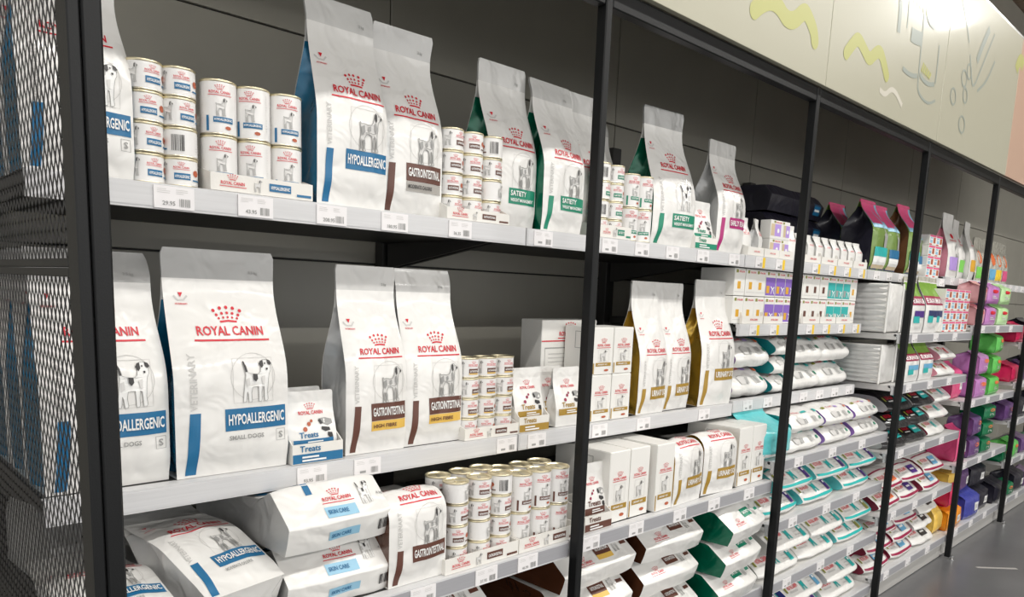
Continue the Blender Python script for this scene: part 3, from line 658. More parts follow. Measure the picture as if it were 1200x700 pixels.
K['satiety_b'] = vet_bag(BagForm(.19, .45, .13, seed=9, neck=.02, flap=.015), 'green', 'SATIETY', side='film_green', name2='WEIGHT MANAGEMENT', brand_t=.50)
K['satiety_small'] = vet_bag(BagForm(.235, .485, .16, seed=10, neck=.10, t0=.30), 'green', 'SATIETY', side='film_green', small=True, name2='WEIGHT MANAGEMENT', brand_t=.56)
K['renal'] = vet_bag(BagForm(.205, .43, .13, seed=11, neck=.08), 'magenta', 'EARLY RENAL', brand_t=.575)
K['urinary'] = vet_bag(BagForm(.168, .48, .12, seed=12, neck=.03), 'gold', 'URINARY S/O', side='film_gold', brand_t=.47)
K['urinary_b'] = vet_bag(BagForm(.225, .50, .12, seed=13, neck=.06), 'gold', 'URINARY S/O', side='film_gold', brand_t=.56)
K['gastro_bent'] = vet_bag(BagForm(.175, .44, .105, seed=14, bend=(.165, .03, 1.62), amp=.005), 'brown', 'GASTROINTESTINAL', side='film_brown', brand_t=.49)
K['urinary_bent'] = vet_bag(BagForm(.195, .44, .105, seed=15, bend=(.160, .03, 1.62), amp=.005), 'gold', 'URINARY S/O', side='film_gold', brand_t=.49)
K['urinary_bent_b'] = vet_bag(BagForm(.205, .44, .11, seed=16, bend=(.165, .03, 1.62), amp=.005), 'gold', 'URINARY S/O', side='film_gold', brand_t=.49)
RS, HS, RTL, HT = .0345, .057, .0365, .109
K['can_blue'] = can_kind(RS, HS, 'blue', False); K['can_brown'] = can_kind(RS, HS, 'brown', False); K['can_green'] = can_kind(RS, HS, 'green', False); K['can_fibre'] = can_kind(RS, HS, 'brown', False, sub='yellow')
K['tall_blue'] = can_kind(RTL, HT, 'blue', True); K['tall_brown'] = can_kind(RTL, HT, 'brown', True); K['tall_green'] = can_kind(RTL, HT, 'green', True)
def bag(kind, label, x, y, z, rz=0, rx=0, group='bags of dry dog food', name='dog_food_bag', cat='bag'):
    return spawn(K[kind], name, label, cat, (x, y, z+.001), rz, group, (rx, 0, rz))
LV = {4: ['bottom', 'third from top', 'second from top', 'top'], 2: ['lower', 'upper'], 3: ['bottom', 'middle', 'top'], 1: ['single']}
def cans(kind, xs, y, z, n, desc, where, h, r, rnd, dx=0, group=None):
    for c, x in enumerate(xs):
        for l in range(n):
            rz = rnd.choice([-.3, -.15, 0, .15, .3]) if n == 2 or rnd.random() < .88 else rnd.choice([1.5, -2.2])
            col = 'left column' if len(xs) > 1 and c == 0 else 'right column' if len(xs) > 1 and c == len(xs)-1 else 'middle column' if len(xs) > 1 else 'column'
            spawn(K[kind], 'food_can', '%s, %s of the %s %s' % (desc, LV[n][l], col, where), 'can', (x+rnd.uniform(-.001, .001), y+rnd.uniform(-.001, .001), z+l*(h+.0012)), rz-.55, group or 'food cans on the shelves')

# --- top shelf
bag('hypo_small_c', 'white small-dog bag with blue banner beside the mesh, top shelf', .018, .235, ZA)
rn = random.Random(3)
cans('can_blue', [.142, .208], .262, ZA+.001, 4, 'small blue-labelled can', 'beside the small-dog bag', HS, RS, rn)
tr = spawn(tray_kind(.232, .09, .036, .05, 'blue', 'HYPOALLERGENIC'), 'display_tray', 'low white display tray holding the tall blue-labelled cans', 'tray', (.367, .212, ZA+.001), 0, 'cardboard display trays')
cans('tall_blue', [.288, .363, .438], .257, ZA+.0045, 2, 'tall blue-labelled can', 'in the tray on the top shelf', HT, RTL, rn)
bag('hypo', 'tall white bag with blue banner and blue side beside the tall cans', .598, .228, ZA)
bag('gastro_mod', 'tall white bag with brown banner over a grey moderate-calorie band', .782, .245, ZA, -.03)
spawn(tray_kind(.225, .09, .03, .05, 'brown', 'GASTROINTESTINAL'), 'display_tray', 'white display tray of small brown-labelled cans on the top shelf', 'tray', (.985, .212, ZA+.001), 0, 'cardboard display trays')
cans('can_brown', [.914, .985, 1.056], .256, ZA+.0045, 4, 'small brown-labelled can', 'left of the green-striped bags', HS, RS, rn)
bag('satiety', 'white bag with green banner and green side, behind brown-labelled cans', 1.155, .262, ZA)
bag('satiety_b', 'white green-bannered bag standing just left of the second post', 1.345, .235, ZA, .04)
bag('satiety_b', 'white green-bannered bag standing behind the green-labelled cans', 1.745, .42, ZA)
bag('satiety', 'white green-bannered bag half hidden behind the second post', 1.55, .30, ZA)
spawn(tray_kind(.16, .09, .04, .05, 'green', 'SATIETY'), 'display_tray', 'white display tray of small green-labelled cans', 'tray', (1.58, .212, ZA+.001), 0, 'cardboard display trays')
cans('can_green', [1.535, 1.607], .256, ZA+.0045, 4, 'small green-labelled can', 'right of the second post', HS, RS, rn)
cans('tall_green', [1.688, 1.764], .256, ZA+.001, 2, 'tall green-labelled can', 'beside the green-sided bag', HT, RTL, rn)
bag('satiety_small', 'wide white bag with green side and small dog picture, top shelf', 1.935, .235, ZA, -.08)
K['treat_green'] = treat_pouch(.14, .175, .05, 'green', 21); K['treat_blue'] = treat_pouch(.128, .165, .05, 'blue', 22); K['treat_gold'] = treat_pouch(.125, .19, .05, 'gold', 23); K['treat_brown'] = treat_pouch(.115, .20, .05, 'brown', 24, 'film_silver')
spawn(K['treat_green'], 'treat_pouch', 'white treat pouch with green band, top shelf', 'pouch', (2.125, .232, ZA+.005), 0, 'treat pouches')
spawn(tray_kind(.15, .08, .045, .09, 'green', treats=True), 'treat_tray', 'display tray with green band under the treat pouch, top shelf', 'tray', (2.125, .214, ZA+.001), 0, 'treat display trays')
bag('renal', 'white bag with magenta banner and stripe, end of the top shelf', 2.325, .235, ZA)

bag('hypo_small_c', 'white small-dog bag standing directly behind the top-shelf bag at the mesh', .018, .388, ZA); bag('hypo_small_c', 'white small-dog bag third back along the mesh, top shelf', .018, .54, ZA)
# --- middle shelf
bag('hypo_small_b', 'white small-dog bag standing directly behind the middle-shelf bag at the mesh', .046, .405, ZB); bag('hypo_small_b', 'white small-dog bag third back along the mesh, middle shelf', .046, .57, ZB)
bag('hypo_small_b', 'white small-dog bag with blue banner beside the mesh, middle shelf', .046, .238, ZB, .03)
bag('hypo_small', 'large white small-dog bag with blue banner, second along the middle shelf', .297, .225, ZB)
spawn(K['treat_blue'], 'treat_pouch', 'white treat pouch with blue band in the blue display tray', 'pouch', (.494, .232, ZB+.005), 0, 'treat pouches')
spawn(K['treat_blue'], 'treat_pouch', 'white treat pouch standing behind the blue-banded treat pouch', 'pouch', (.500, .30, ZB+.005), .05, 'treat pouches')
spawn(tray_kind(.135, .12, .048, .09, 'blue', treats=True), 'treat_tray', 'display tray with blue band under the blue treat pouch', 'tray', (.497, .214, ZB+.001), 0, 'treat display trays')
bag('gastro_hf', 'white bag with brown banner over a yellow band, silver side showing', .672, .228, ZB)
bag('gastro_hf_b', 'white bag with brown banner over a yellow band, beside small cans', .862, .235, ZB)
spawn(tray_kind(.212, .09, .034, .05, 'brown', 'GASTROINTESTINAL'), 'display_tray', 'white display tray of cans between brown bag and treats, middle shelf', 'tray', (1.062, .212, ZB+.001), 0, 'cardboard display trays')
cans('can_fibre', [.993, 1.062, 1.131], .256, ZB+.0045, 4, 'small brown-and-yellow-labelled can', 'on the middle shelf', HS, RS, rn)
spawn(K['treat_gold'], 'treat_pouch', 'white treat pouch with gold band in the gold display tray', 'pouch', (1.235, .235, ZB+.005), 0, 'treat pouches')
spawn(tray_kind(.13, .11, .048, .10, 'gold', treats=True), 'treat_tray', 'display tray with gold band beside the middle-shelf cans', 'tray', (1.238, .214, ZB+.001), 0, 'treat display trays')
spawn(K['treat_gold'], 'treat_pouch', 'white gold-banded treat pouch half behind its neighbour left of the post', 'pouch', (1.37, .27, ZB+.001), 0, 'treat pouches')
spawn(K['treat_gold'], 'treat_pouch', 'white gold-banded treat pouch standing just left of the second post', 'pouch', (1.405, .222, ZB+.001), 0, 'treat pouches')
spawn(carton_kind(.28, .10, .335, 'gold', panel=True), 'display_carton', 'large white carton with red rule and printed panel behind the gold treats', 'carton', (1.545, .36, ZB+.001), 0, 'white cartons')
K['carton_small'] = carton_kind(.104, .13, .158, 'gold')
for c in range(2):
    for l in range(2): spawn(K['carton_small'], 'food_carton', 'white gold-labelled carton, %s of the %s stack right of the post' % (['lower', 'upper'][l], ['left', 'right'][c]), 'carton', (1.562+.108*c, .222, ZB+.001+.160*l), 0, 'white cartons')
bag('urinary', 'white bag with gold banner, leftmost of the three gold-sided bags', 1.86, .228, ZB)
bag('urinary', 'white bag with gold banner, middle of the three gold-sided bags', 2.036, .24, ZB, .0)
bag('urinary_b', 'white bag with gold banner, rightmost and largest of three gold-sided bags', 2.29, .222, ZB, -.06)

# --- third shelf
class L_: pass
def lying(form, body, side, arts, key):
    P = form.parts(body, side); fn = form.xy()
    for nm, a in arts: P.append((nm, a.mesh(nm, fn, .0012 if form.crisp else .0035, .0009), []))
    K[key] = P
def skin_arts(f, h):
    w = f.w; b = f.a0*.97; s = f.a1; A = []
    A.append(('brand_print', brand_art(w*.02, b+s*.52, w*.28)))
    A.append(('name_banner', Art().rect(-w*.14, b+s*.12, w*.17, b+s*.38, 'paleblue').text('SKIN CARE', -w*.12, b+s*.20, s*.10, 'blue', w=w*.2, layer=2).rect(-w*.14, f.a0*.35, w*.17, f.a0*.68, 'paleblue').text('SKIN CARE', -w*.12, f.a0*.45, f.a0*.14, 'blue', w=w*.2, layer=2)))
    A.append(('dog_picture', dog_art(w*.24, b+s*.30, w*.13, s*.55, False, True)))
    A.append(('weight_lettering', Art().text('4 kg', w*.42, b+s*.45, s*.10, 'grey', w=w*.07)))
    bc = barcode_art(w*.36, f.a0*.35, w*.12, f.a0*.4, 8); A.append(('barcode', bc))
    A.append(('colour_stripe', Art().rect(-w*.30, b+s*1.05, -w*.22, b+s*1.9, 'blue', skew=-w*.18).rect(-w*.24, b+s*.75, -w*.18, b+s*1.05, 'blue')))
    return A
f = PillowForm(.275, .48, .142, 31, bev=.62, low=.46, drop=.76); lying(f, 'film_white', 'film_dull', skin_arts(f, .15), 'skin')
spawn(K['skin'], 'dog_food_bag', 'skin-care bag lying flat with silver ends, upper of two beside the brown-striped bag', 'bag', (.476, .055, ZC+.140), .04, 'bags of dry dog food')
spawn(K['skin'], 'dog_food_bag', 'skin-care bag lying flat, lower of two beside the brown-striped bag', 'bag', (.48, .062, ZC+.001), -.02, 'bags of dry dog food')
f = BagForm(.19, .40, .10, seed=33, amp=.006)
K['hypo_mod'] = vet_bag(f, 'blue', 'HYPOALLERGENIC', 'MODERATE CALORIE', None, 'grey', 'film_silver', False, '1.5 kg', .52)
spawn(K['hypo_mod'], 'dog_food_bag', 'blue-bannered bag lying flat beside the skin-care bags', 'bag', (.25, .06, ZC+.105), 0, 'bags of dry dog food', (-1.18, .0, .22))
spawn(K['hypo_mod'], 'dog_food_bag', 'blue-bannered bag lying flat at the bottom left corner by the mesh post', 'bag', (.016, .05, ZC+.098), 0, 'bags of dry dog food', (-1.42, 0, .0))
f = PillowForm(.28, .36, .22, 34); lying(f, 'film_dull', 'film_dull', [('barcode', barcode_art(.05, f.a0*.5, .05, .04))], 'silver_pack')
spawn(K['silver_pack'], 'dog_food_bag', 'dull silver bag lying deep on the shelf behind the blue-bannered bags', 'bag', (.13, .50, ZC+.001), .1, 'bags of dry dog food')
bag('gastro_bent', 'white bag with brown banner bending back under the middle shelf', .688, .062, ZC, 0)
spawn(tray_kind(.262, .16, .042, .05, 'brown', 'GASTROINTESTINAL'), 'display_tray', 'white display tray of small cans on the third shelf', 'tray', (.898, .052, ZC+.001), 0, 'cardboard display trays')
spawn(tray_kind(.252, .16, .042, .05, 'brown', 'GASTROINTESTINAL'), 'display_tray', 'white display tray of tall cans left of the second post', 'tray', (1.158, .052, ZC+.001), 0, 'cardboard display trays')
cans('can_brown', [.832, .912, .988], .096, ZC+.0045, 4, 'small brown-labelled can', 'in the front row, third shelf', HS, RS, rn)
cans('can_brown', [.832, .912, .988], .172, ZC+.0045, 4, 'small brown-labelled can', 'in the back row, third shelf', HS, RS, rn)
cans('tall_brown', [1.066, 1.146, 1.224], .098, ZC+.0045, 2, 'tall brown-labelled can', 'in the front row by the post', HT, RTL, rn)
cans('tall_brown', [1.066, 1.146, 1.224], .174, ZC+.0045, 2, 'tall brown-labelled can', 'in the back row by the post', HT, RTL, rn)
K['carton_tall'] = carton_kind(.104, .24, .235, 'gold')
for i, x in enumerate((1.502, 1.610)): spawn(K['carton_tall'], 'food_carton', 'tall white gold-labelled carton, %s of the pair right of the brown treats' % ['left', 'right'][i], 'carton', (x, .075, ZC+.001), 0, 'white cartons')
spawn(K['carton_tall'], 'food_carton', 'tall white gold-labelled carton right against the bent gold bag', 'carton', (1.738, .062, ZC+.001), 0, 'white cartons')
for i, x in enumerate((2.298, 2.406)): spawn(K['carton_tall'], 'food_carton', 'tall white gold-labelled carton, %s of the pair left of the third post' % ['left', 'right'][i], 'carton', (x-.004, .07, ZC+.001), 0, 'white cartons')
spawn(K['treat_brown'], 'treat_pouch', 'silvery treat pouch with brown band beside the tall cartons', 'pouch', (1.395, .085, ZC+.005), 0, 'treat pouches')
spawn(tray_kind(.13, .12, .05, .09, 'brown', treats=True), 'treat_tray', 'display tray with brown band right of the second post', 'tray', (1.385, .058, ZC+.001), 0, 'treat display trays')
bag('urinary_bent', 'white gold-sided bag bending back over the shelf, left of two', 1.885, .062, ZC, .05)
bag('urinary_bent_b', 'white gold-sided bag bending back over the shelf, right of two', 2.105, .068, ZC, -.08)

# --- low shelf: stacked lying bags
def vet_lying(key, w, dp, h, seed, side, colour, name, sub=None):
    f = PillowForm(w, dp, h, seed, bev=.7, low=.45, amp=.007); b = f.a0*.97; s = f.a1
    A = [('brand_print', brand_art(-w*.22, b+s*.25, w*.20)), ('name_banner', Art().rect(-w*.02, b+s*.42, w*.20, b+s*.78, colour).text(name, -w*.0, b+s*.54, s*.12, 'white', w=w*.18, layer=2)),
         ('lower_mark', Art().rect(w*.36, b+s*.50, w*.46, b+s*.62, colour)), ('colour_stripe', Art().rect(-w*.44, b+s*1.35, -w*.37, b+s*2.6, colour, skew=-w*.02)),
         ('dog_picture', dog_art(w*.24, b+s*.35, w*.08, s*.5, False, lite=True))]
    if sub: A.append(('sub_banner', Art().rect(-w*.02, b+s*.26, w*.20, b+s*.42, sub)))
    lying(f, 'film_white', side, A, key)
vet_lying('ly_hf', .36, .55, .13, 41, 'film_brown', 'brown', 'GASTROINTESTINAL', 'yellow')
vet_lying('ly_gi', .345, .55, .13, 42, 'film_brown', 'brown', 'GASTROINTESTINAL'); vet_lying('ly_sat', .32, .55, .125, 43, 'film_green', 'green', 'SATIETY')
for l in range(3):
    ln = ['bottom', 'middle', 'top'][l]
    spawn(K['ly_hf'], 'dog_food_bag', 'lying bag with brown side and yellow band, %s of the stack behind the second post' % ln, 'bag', (1.415+.01*l, .06, ZD+.001+l*.134), .02*(l-1), 'bags of dry dog food')
    spawn(K['ly_gi'], 'dog_food_bag', 'lying bag with brown side, %s of the stack under the tall cartons' % ln, 'bag', (1.865-.008*l, .06+.01*(l == 1), ZD+.001+l*.134), -.03*(l-1), 'bags of dry dog food')
    spawn(K['ly_sat'], 'dog_food_bag', 'lying bag with dark green side, %s of the stack left of the third post' % ln, 'bag', (2.262+.006*l, .02-.01*l, ZD+.001+l*.130), .03+.04*l, 'bags of dry dog food')
    spawn(K['ly_gi'], 'dog_food_bag', 'lying bag with brown side, %s of the stack left of the second post' % ln, 'bag', (.80-.01*l, .06, ZD+.001+l*.134), .02, 'bags of dry dog food')

# ================================================================== the far bays
def xs_tags(k, n, yellow=False, off=.12): return [(SX[k]+off+i*(1.243-2*off+.04)/max(1, n-1), yellow) for i in range(n)]
SHELVES = {2: [(1.815, YU, 'top shelf of the third bay, holding small white pouches', True), (1.535, YU, 'recessed shelf of the third bay holding purple and teal cartons', True), (1.215, YU, 'shelf of the third bay just below the purple and teal cartons', False),
               (.975, YD, 'shelf of the third bay holding lying bags with purple ends', False), (.705, YD, 'third bay shelf under the teal-bordered packs with purple tags', False),
               (.425, YD, 'second shelf from the floor in the third bay', False), (.13, YD, 'lowest shelf of the third bay', False)],
           3: [(1.815, YU, 'top shelf of the fourth bay, holding pink-flagged bags', False), (1.49, YD, 'second shelf from the top in the fourth bay', False), (1.22, YD, 'third shelf from the top in the fourth bay', False),
               (.855, YD, 'fourth bay shelf holding dark packs with teal labels', False), (.505, YD, 'second shelf from the floor in the fourth bay', False), (.155, YD, 'lowest shelf of the fourth bay', False)],
           4: [(1.83, YU, 'top shelf of the fifth bay, holding dark bright-labelled pouches', False), (1.53, YD, 'fifth bay shelf holding round pastel pouches', False), (1.04, YD, 'fifth bay shelf holding lilac and lime bags', False),
               (.62, YD, 'fifth bay shelf holding dark violet and forest green bags', False), (.155, YD, 'lowest shelf of the fifth bay, holding yellow, red and blue bags', False)],
           5: [(1.83, YU, 'top shelf of the sixth bay', False), (1.40, YD, 'second shelf from the top in the sixth bay', False), (1.10, YD, 'third shelf from the top in the sixth bay', False), (.80, YD, 'sixth bay shelf at mid height', False),
               (.48, YD, 'second shelf from the floor in the sixth bay', False), (.155, YD, 'lowest shelf of the sixth bay', False)]}
for k, rows in SHELVES.items():
    for z, Y, lab, yel in rows:
        shelf(k, z, Y, lab, xs_tags(k, 7 if Y == YU else 3, yel, .12 if Y == YU else .3), light=(Y == YU), white=(Y == YD), brackets=k < 4)
    kb = MB(); kb.box(SD[k]+.003, SD[k+1]-.003, YD+.02, YD+.035, .004, SHELVES[k][-1][0]-.055, 'kick', .002)
    o = obj('kick_plate', kb.mesh('kick_plate')); tag(o, 'grey kick plate at floor level under the %s bay' % BAYN[k], 'kick plate', 'kick plates under the rack')
for k in (0, 1):
    kb = MB(); kb.box(SD[k]+.003, SD[k+1]-.003, YD+.02, YD+.035, .004, ZD-.06, 'kick', .002)
    o = obj('kick_plate', kb.mesh('kick_plate')); tag(o, 'grey kick plate at floor level under the %s bay' % BAYN[k], 'kick plate', 'kick plates under the rack')

POS = {1: ['only'], 2: ['left', 'right'], 3: ['left', 'middle', 'right'], 4: ['leftmost', 'second', 'third', 'rightmost'], 5: ['leftmost', 'second', 'third', 'fourth', 'rightmost'],
       6: ['leftmost', 'second', 'third', 'fourth', 'fifth', 'rightmost'], 7: ['leftmost', 'second', 'third', 'fourth', 'fifth', 'sixth', 'rightmost'], 8: ['leftmost', 'second', 'third', 'fourth', 'fifth', 'sixth', 'seventh', 'rightmost']}
def ordn(i, n): return POS[n][i] if n in POS else (ORD+['eighth', 'ninth', 'tenth', 'eleventh', 'twelfth', 'thirteenth', 'fourteenth'])[i]
rf = random.Random(11)

# --- third bay, top shelf
def simple_carton(w, d, h, arts, tall=False):
    b = MB(); b.box(-w/2, w/2, 0, d, 0, h, 'carton', .0015); out = [('carton_body', b.mesh('carton_body'), [])]
    for nm, a in arts: out.append((nm, a.mesh(nm, front_plane, .0005, .0004), []))
    return out
def pet_arts(w, h, panel, bar=None, white_pet=True):
    A = [('brand_print', Art().text('ROYAL CANIN', -w*.10, h*.84, h*.07, 'red', w=w*.5)), ('gold_emblem', Art().rect(-w*.38, h*.83, -w*.18, h*.94, 'olive'))]
    if panel:
        a = Art().rect(-w*.49, h*.06, w*.49, h*.74, panel).rect(-w*.42, h*.14, -w*.10, h*.42, 'amber' if panel == 'purple' else 'grey', 1)
        a.stroke([(w*.05, h*.40), (w*.22, h*.30), (w*.40, h*.38)], h*.05, 'white', 1).stroke([(w*.2, h*.3), (w*.1, h*.12)], h*.04, 'white', 1).stroke([(w*.28, h*.3), (w*.42, h*.12)], h*.04, 'white', 1)
        A.append(('colour_panel', a))
    else:
        A.append(('picture_mark', Art().rect(-w*.20, h*.25, w*.10, h*.52, bar or 'amber'))); A.append(('rule_line', Art().stroke([(-w*.45, h*.14), (w*.45, h*.14)], .002, 'lightgrey')))
    return A
K['ct_white'] = simple_carton(.084, .16, .112, pet_arts(.084, .112, None, 'amber')); K['ct_bar'] = simple_carton(.084, .16, .112, pet_arts(.084, .112, None, 'brown'))
K['ct_purple'] = simple_carton(.084, .16, .112, pet_arts(.084, .112, 'purple')); K['ct_teal'] = simple_carton(.084, .16, .112, pet_arts(.084, .112, 'teal'))
seq = ['ct_white', 'ct_white', 'ct_white', 'ct_purple', 'ct_purple', 'ct_purple', 'ct_bar', 'ct_bar', 'ct_bar', 'ct_bar', 'ct_teal', 'ct_teal', 'ct_teal', 'ct_white']
dn = dict(ct_white='white carton with amber square', ct_bar='white carton with brown bar', ct_purple='carton with purple panel', ct_teal='carton with teal panel')
cnt = {}
for l in range(2):
    for i, s in enumerate(seq):
        spawn(K[s], 'food_carton', '%s, %s from the left in the %s row of small cartons' % (dn[s], ordn(i, 99), ['lower', 'upper'][l]), 'carton', (2.43+i*.0875, .232+.004*rf.random(), 1.536+l*.1145), 0, 'small cartons of the third bay')
def mini_tray(w, d, hf):
    b = MB(); b.box(-w/2, w/2, 0, .0025, 0, hf, 'card_white'); b.box(-w/2, w/2, .0025, d, 0, .0025, 'card_white')
    for x in (-w/2, w/2-.0025): b.prism([(.0025, .0025), (d, .0025), (d, hf*1.5), (d*.6, hf*1.5), (.0025, hf)], 'x', x, x+.0025, 'card_white')
    return [('tray_body', b.mesh('tray_body'), []), ('brand_print', brand_art(w*.05, hf*.4, w*.36, crown=False, line=False).mesh('brand_print', front_plane), [])]
K['mini'] = mini_tray(.17, .012, .032)
for i, x in enumerate((2.52, 2.70, 3.07, 3.25, 3.43)):
    spawn(K['mini'], 'display_tray', 'low white card tray before the lower small cartons, %s from the left' % ordn(i, 5), 'tray', (x, .212, 1.536), 0, 'low card trays of the third bay')
# small items at the left of the third bay's top shelf
for i, x in enumerate((2.50, 2.635, 2.765)):
    spawn(mini_tray(.128, .10, .034) if i == 0 else K['mini2'], 'display_tray', 'low white card tray under purple cartons and slim pouches, %s of three' % POS[3][i], 'tray', (x, .212, 1.816), 0, 'low card trays of the third bay')
    if i == 0: K['mini2'] = mini_tray(.128, .10, .034)
fm = BagForm(.075, .15, .05, seed=61, amp=.002, neck=.1); P = fm.parts(side='film_silver', seal='film_white', nx=6, ny=10)
P.append(('brand_print', brand_art(0, .085, .045).mesh('brand_print', fm.xy()), [])); K['slim'] = P
spawn(K['slim'], 'food_pouch', 'slim white pouch beside the magenta-bannered bag', 'pouch', (2.475, .245, 1.82), 0, 'slim white pouches'); spawn(K['slim'], 'food_pouch', 'slim white pouch with grey side left of the purple cartons', 'pouch', (2.57, .235, 1.82), .3, 'slim white pouches')
K['purple_box'] = simple_carton(.172, .05, .078, [('gold_emblem', Art().rect(-.06, .066, -.045, .075, 'olive').rect(.02, .066, .035, .075, 'olive')), ('colour_panel', Art().rect(-.082, .012, -.05, .062, 'sand').rect(-.05, .012, .005, .062, 'lilac').rect(.028, .012, .05, .062, 'sand').rect(.05, .012, .085, .062, 'lilac').disc(-.02, .035, .01, 'white', 1).disc(.066, .035, .009, 'white', 1)), ('brand_print', Art().text('ROYAL CANIN', -.04, .066, .007, 'red', w=.05))])
for l in range(2): spawn(K['purple_box'], 'food_carton', 'purple-fronted carton on the top shelf left of the third post, %s of two' % ['lower', 'upper'][l], 'carton', (2.735, .235, 1.82+l*.079), 0, 'purple-fronted cartons')
spawn(K['slim'], 'food_pouch', 'slim white pouch right of the purple-fronted cartons', 'pouch', (2.87, .24, 1.82), -.1, 'slim white pouches')
fm = BagForm(.078, .125, .05, ts=.93, t0=.55, seed=62, amp=.002, neck=.12); P = fm.parts(side='film_white', seal='film_white', nx=6, ny=10)
P.append(('brand_print', Art().text('ROYAL CANIN', -.02, .075, .007, 'red', w=.04).mesh('brand_print', fm.xy()), [])); K['white_pouch'] = P
for i in range(8): spawn(K['white_pouch'], 'food_pouch', 'small round-topped white pouch behind low trays, %s of eight on the top shelf' % ordn(i, 8), 'pouch', (2.975+i*.092, .245, 1.82), rf.uniform(-.1, .1), 'small round-topped white pouches')
for i in range(4): spawn(K['mini'], 'display_tray', 'low white card tray before the round-topped pouches, %s of four' % POS[4][i], 'tray', (3.02+i*.182, .212, 1.816), 0, 'low card trays of the third bay')
# navy bags
f = PillowForm(.68, .34, .128, 63, amp=.008, low=.6, bev=.3); lying(f, 'film_navy', 'film_navy', [('blue_label', Art().rect(.20, f.a0*.35, .29, f.a0*1.1, 'blue').rect(.21, f.a0*.6, .28, f.a0*.75, 'white', 1))], 'navy_lying')
for l in range(3): spawn(K['navy_lying'], 'dog_food_bag', 'dark navy bag lying on the top shelf, %s of three' % LV[3][l], 'bag', (3.44, .50, 1.817+l*.130), .03*l, 'dark navy bags')
def flag_bag(key, w, h, d, seed, side, label):
    fm = BagForm(w, h, d, ts=.96, t0=.55, seed=seed, amp=.006, neck=.04); fn = fm.xy()
    P = fm.parts('film_meadow', side, 'film_pink', nx=8, ny=16)
    a = Art().poly([(-w*.48, h*.97), (w*.1, h*.97), (w*.36, h*.66), (w*.1, h*.58), (-w*.30, h*.66)], 'pink').poly([(w*.1, h*.97), (w*.42, h*.96), (w*.46, h*.70), (w*.36, h*.66)], 'paleblue', 1)
    a = Art()
    a.rect(-w*.47, h*.60, w*.47, h*.957, 'paleblue', 0); a.rect(-w*.44, h*.66, w*.12, h*.957, 'pink', 1, skew=-w*.04).rect(w*.18, h*.70, w*.42, h*.957, 'pink', 1, skew=-w*.1)
    P.append(('flag_print', a.mesh('flag_print', fn, .0015, .001), []))
    c = Art().poly([(w*.02, h*.62), (w*.20, h*.66), (w*.30, h*.50), (w*.26, h*.30), (w*.10, h*.30), (w*.12, h*.48)], 'grey', 1); P.append(('dog_picture', c.mesh('dog_picture', fn, .0015, .001), []))
    b = Art().rect(-w*.40, h*.05, w*.40, h*.30, 'white').rect(-w*.40, h*.20, w*.40, h*.33, label, 1).rect(-w*.40, h*.03, w*.40, h*.08, 'sand', 1); P.append(('name_label', b.mesh('name_label', fn, .0025, .001), []))
    n = Art().rect(-w*.47, .004, w*.47, h*.05, 'navy'); P.append(('dark_base', n.mesh('dark_base', fn, .0015, .001), []))
    K[key] = P
flag_bag('flag_teal', .21, .37, .17, 64, 'film_navy', 'teal'); flag_bag('flag_blue', .17, .36, .17, 65, 'film_navy', 'blue'); flag_bag('flag_tan', .20, .40, .17, 66, 'film_tan', 'teal')
FB = 'bags with pink flags'
spawn(K['flag_teal'], 'dog_food_bag', 'navy-sided bag with pink flag behind the small white pouches', 'bag', (3.885, .42, 1.817), .0, FB)
spawn(K['flag_teal'], 'dog_food_bag', 'navy-sided bag with pink flag and teal label', 'bag', (3.83, .23, 1.817), 0, FB); spawn(K['flag_blue'], 'dog_food_bag', 'pink-flagged bag with blue label beside the brown-sided one', 'bag', (4.03, .235, 1.817), 0, FB)
spawn(K['flag_tan'], 'dog_food_bag', 'brown-sided bag with pink flag left of the fourth post', 'bag', (4.355, .235, 1.817), 0, FB); spawn(K['flag_blue'], 'dog_food_bag', 'pink-flagged bag with blue label just behind the fourth post', 'bag', (4.55, .28, 1.817), 0, FB)

# --- third bay, lying bags with coloured ends
def end_bag(key, w, dp, h, seed, side, mark):
    f = PillowForm(w, dp, h, seed, bev=.72, low=.36, amp=.009, pinch=.3, crisp=False); b = f.a0; s = f.a1
    A = [('brand_print', Art().text('ROYAL CANIN', -w*.34, b+s*.78, s*.12, 'red', w=w*.22).rect(-w*.43, b+s*.76, -w*.37, b+s*.92, 'olive').rect(-w*.06, b+s*.76, w*.08, b+s*.90, mark)),
         ('cat_picture', Art().poly([(-w*.30, b+s*.06), (-w*.32, b+s*.40), (-w*.20, b+s*.52), (-w*.12, b+s*.32), (-w*.16, b+s*.06)], 'lightgrey').poly([(-w*.14, b+s*.06), (-w*.13, b+s*.40), (-w*.05, b+s*.38), (-w*.07, b+s*.08)], 'grey', 1)),
         ('barcode', barcode_art(w*.10, b+s*.04, w*.12, b+s*.40-b, 6, 'grey', seed)), ('side_mark', Art().rect(w*.31, b+s*.15, w*.37, b+s*.36, 'green')), ('corner_mark', Art().rect(w*.30, b+s*.70, w*.40, b+s*.92, 'orange' if side == 'film_purple' else mark))]
    lying(f, 'film_white', side, A, key)
end_bag('eb_p', .30, .42, .127, 71, 'film_purple', 'lilac'); end_bag('eb_t', .33, .42, .127, 72, 'film_deepteal', 'teal'); end_bag('eb_p2', .30, .40, .088, 73, 'film_purple', 'lilac'); end_bag('eb_t2', .34, .40, .088, 74, 'film_deepteal', 'teal')
EB = 'lying white bags with coloured ends'
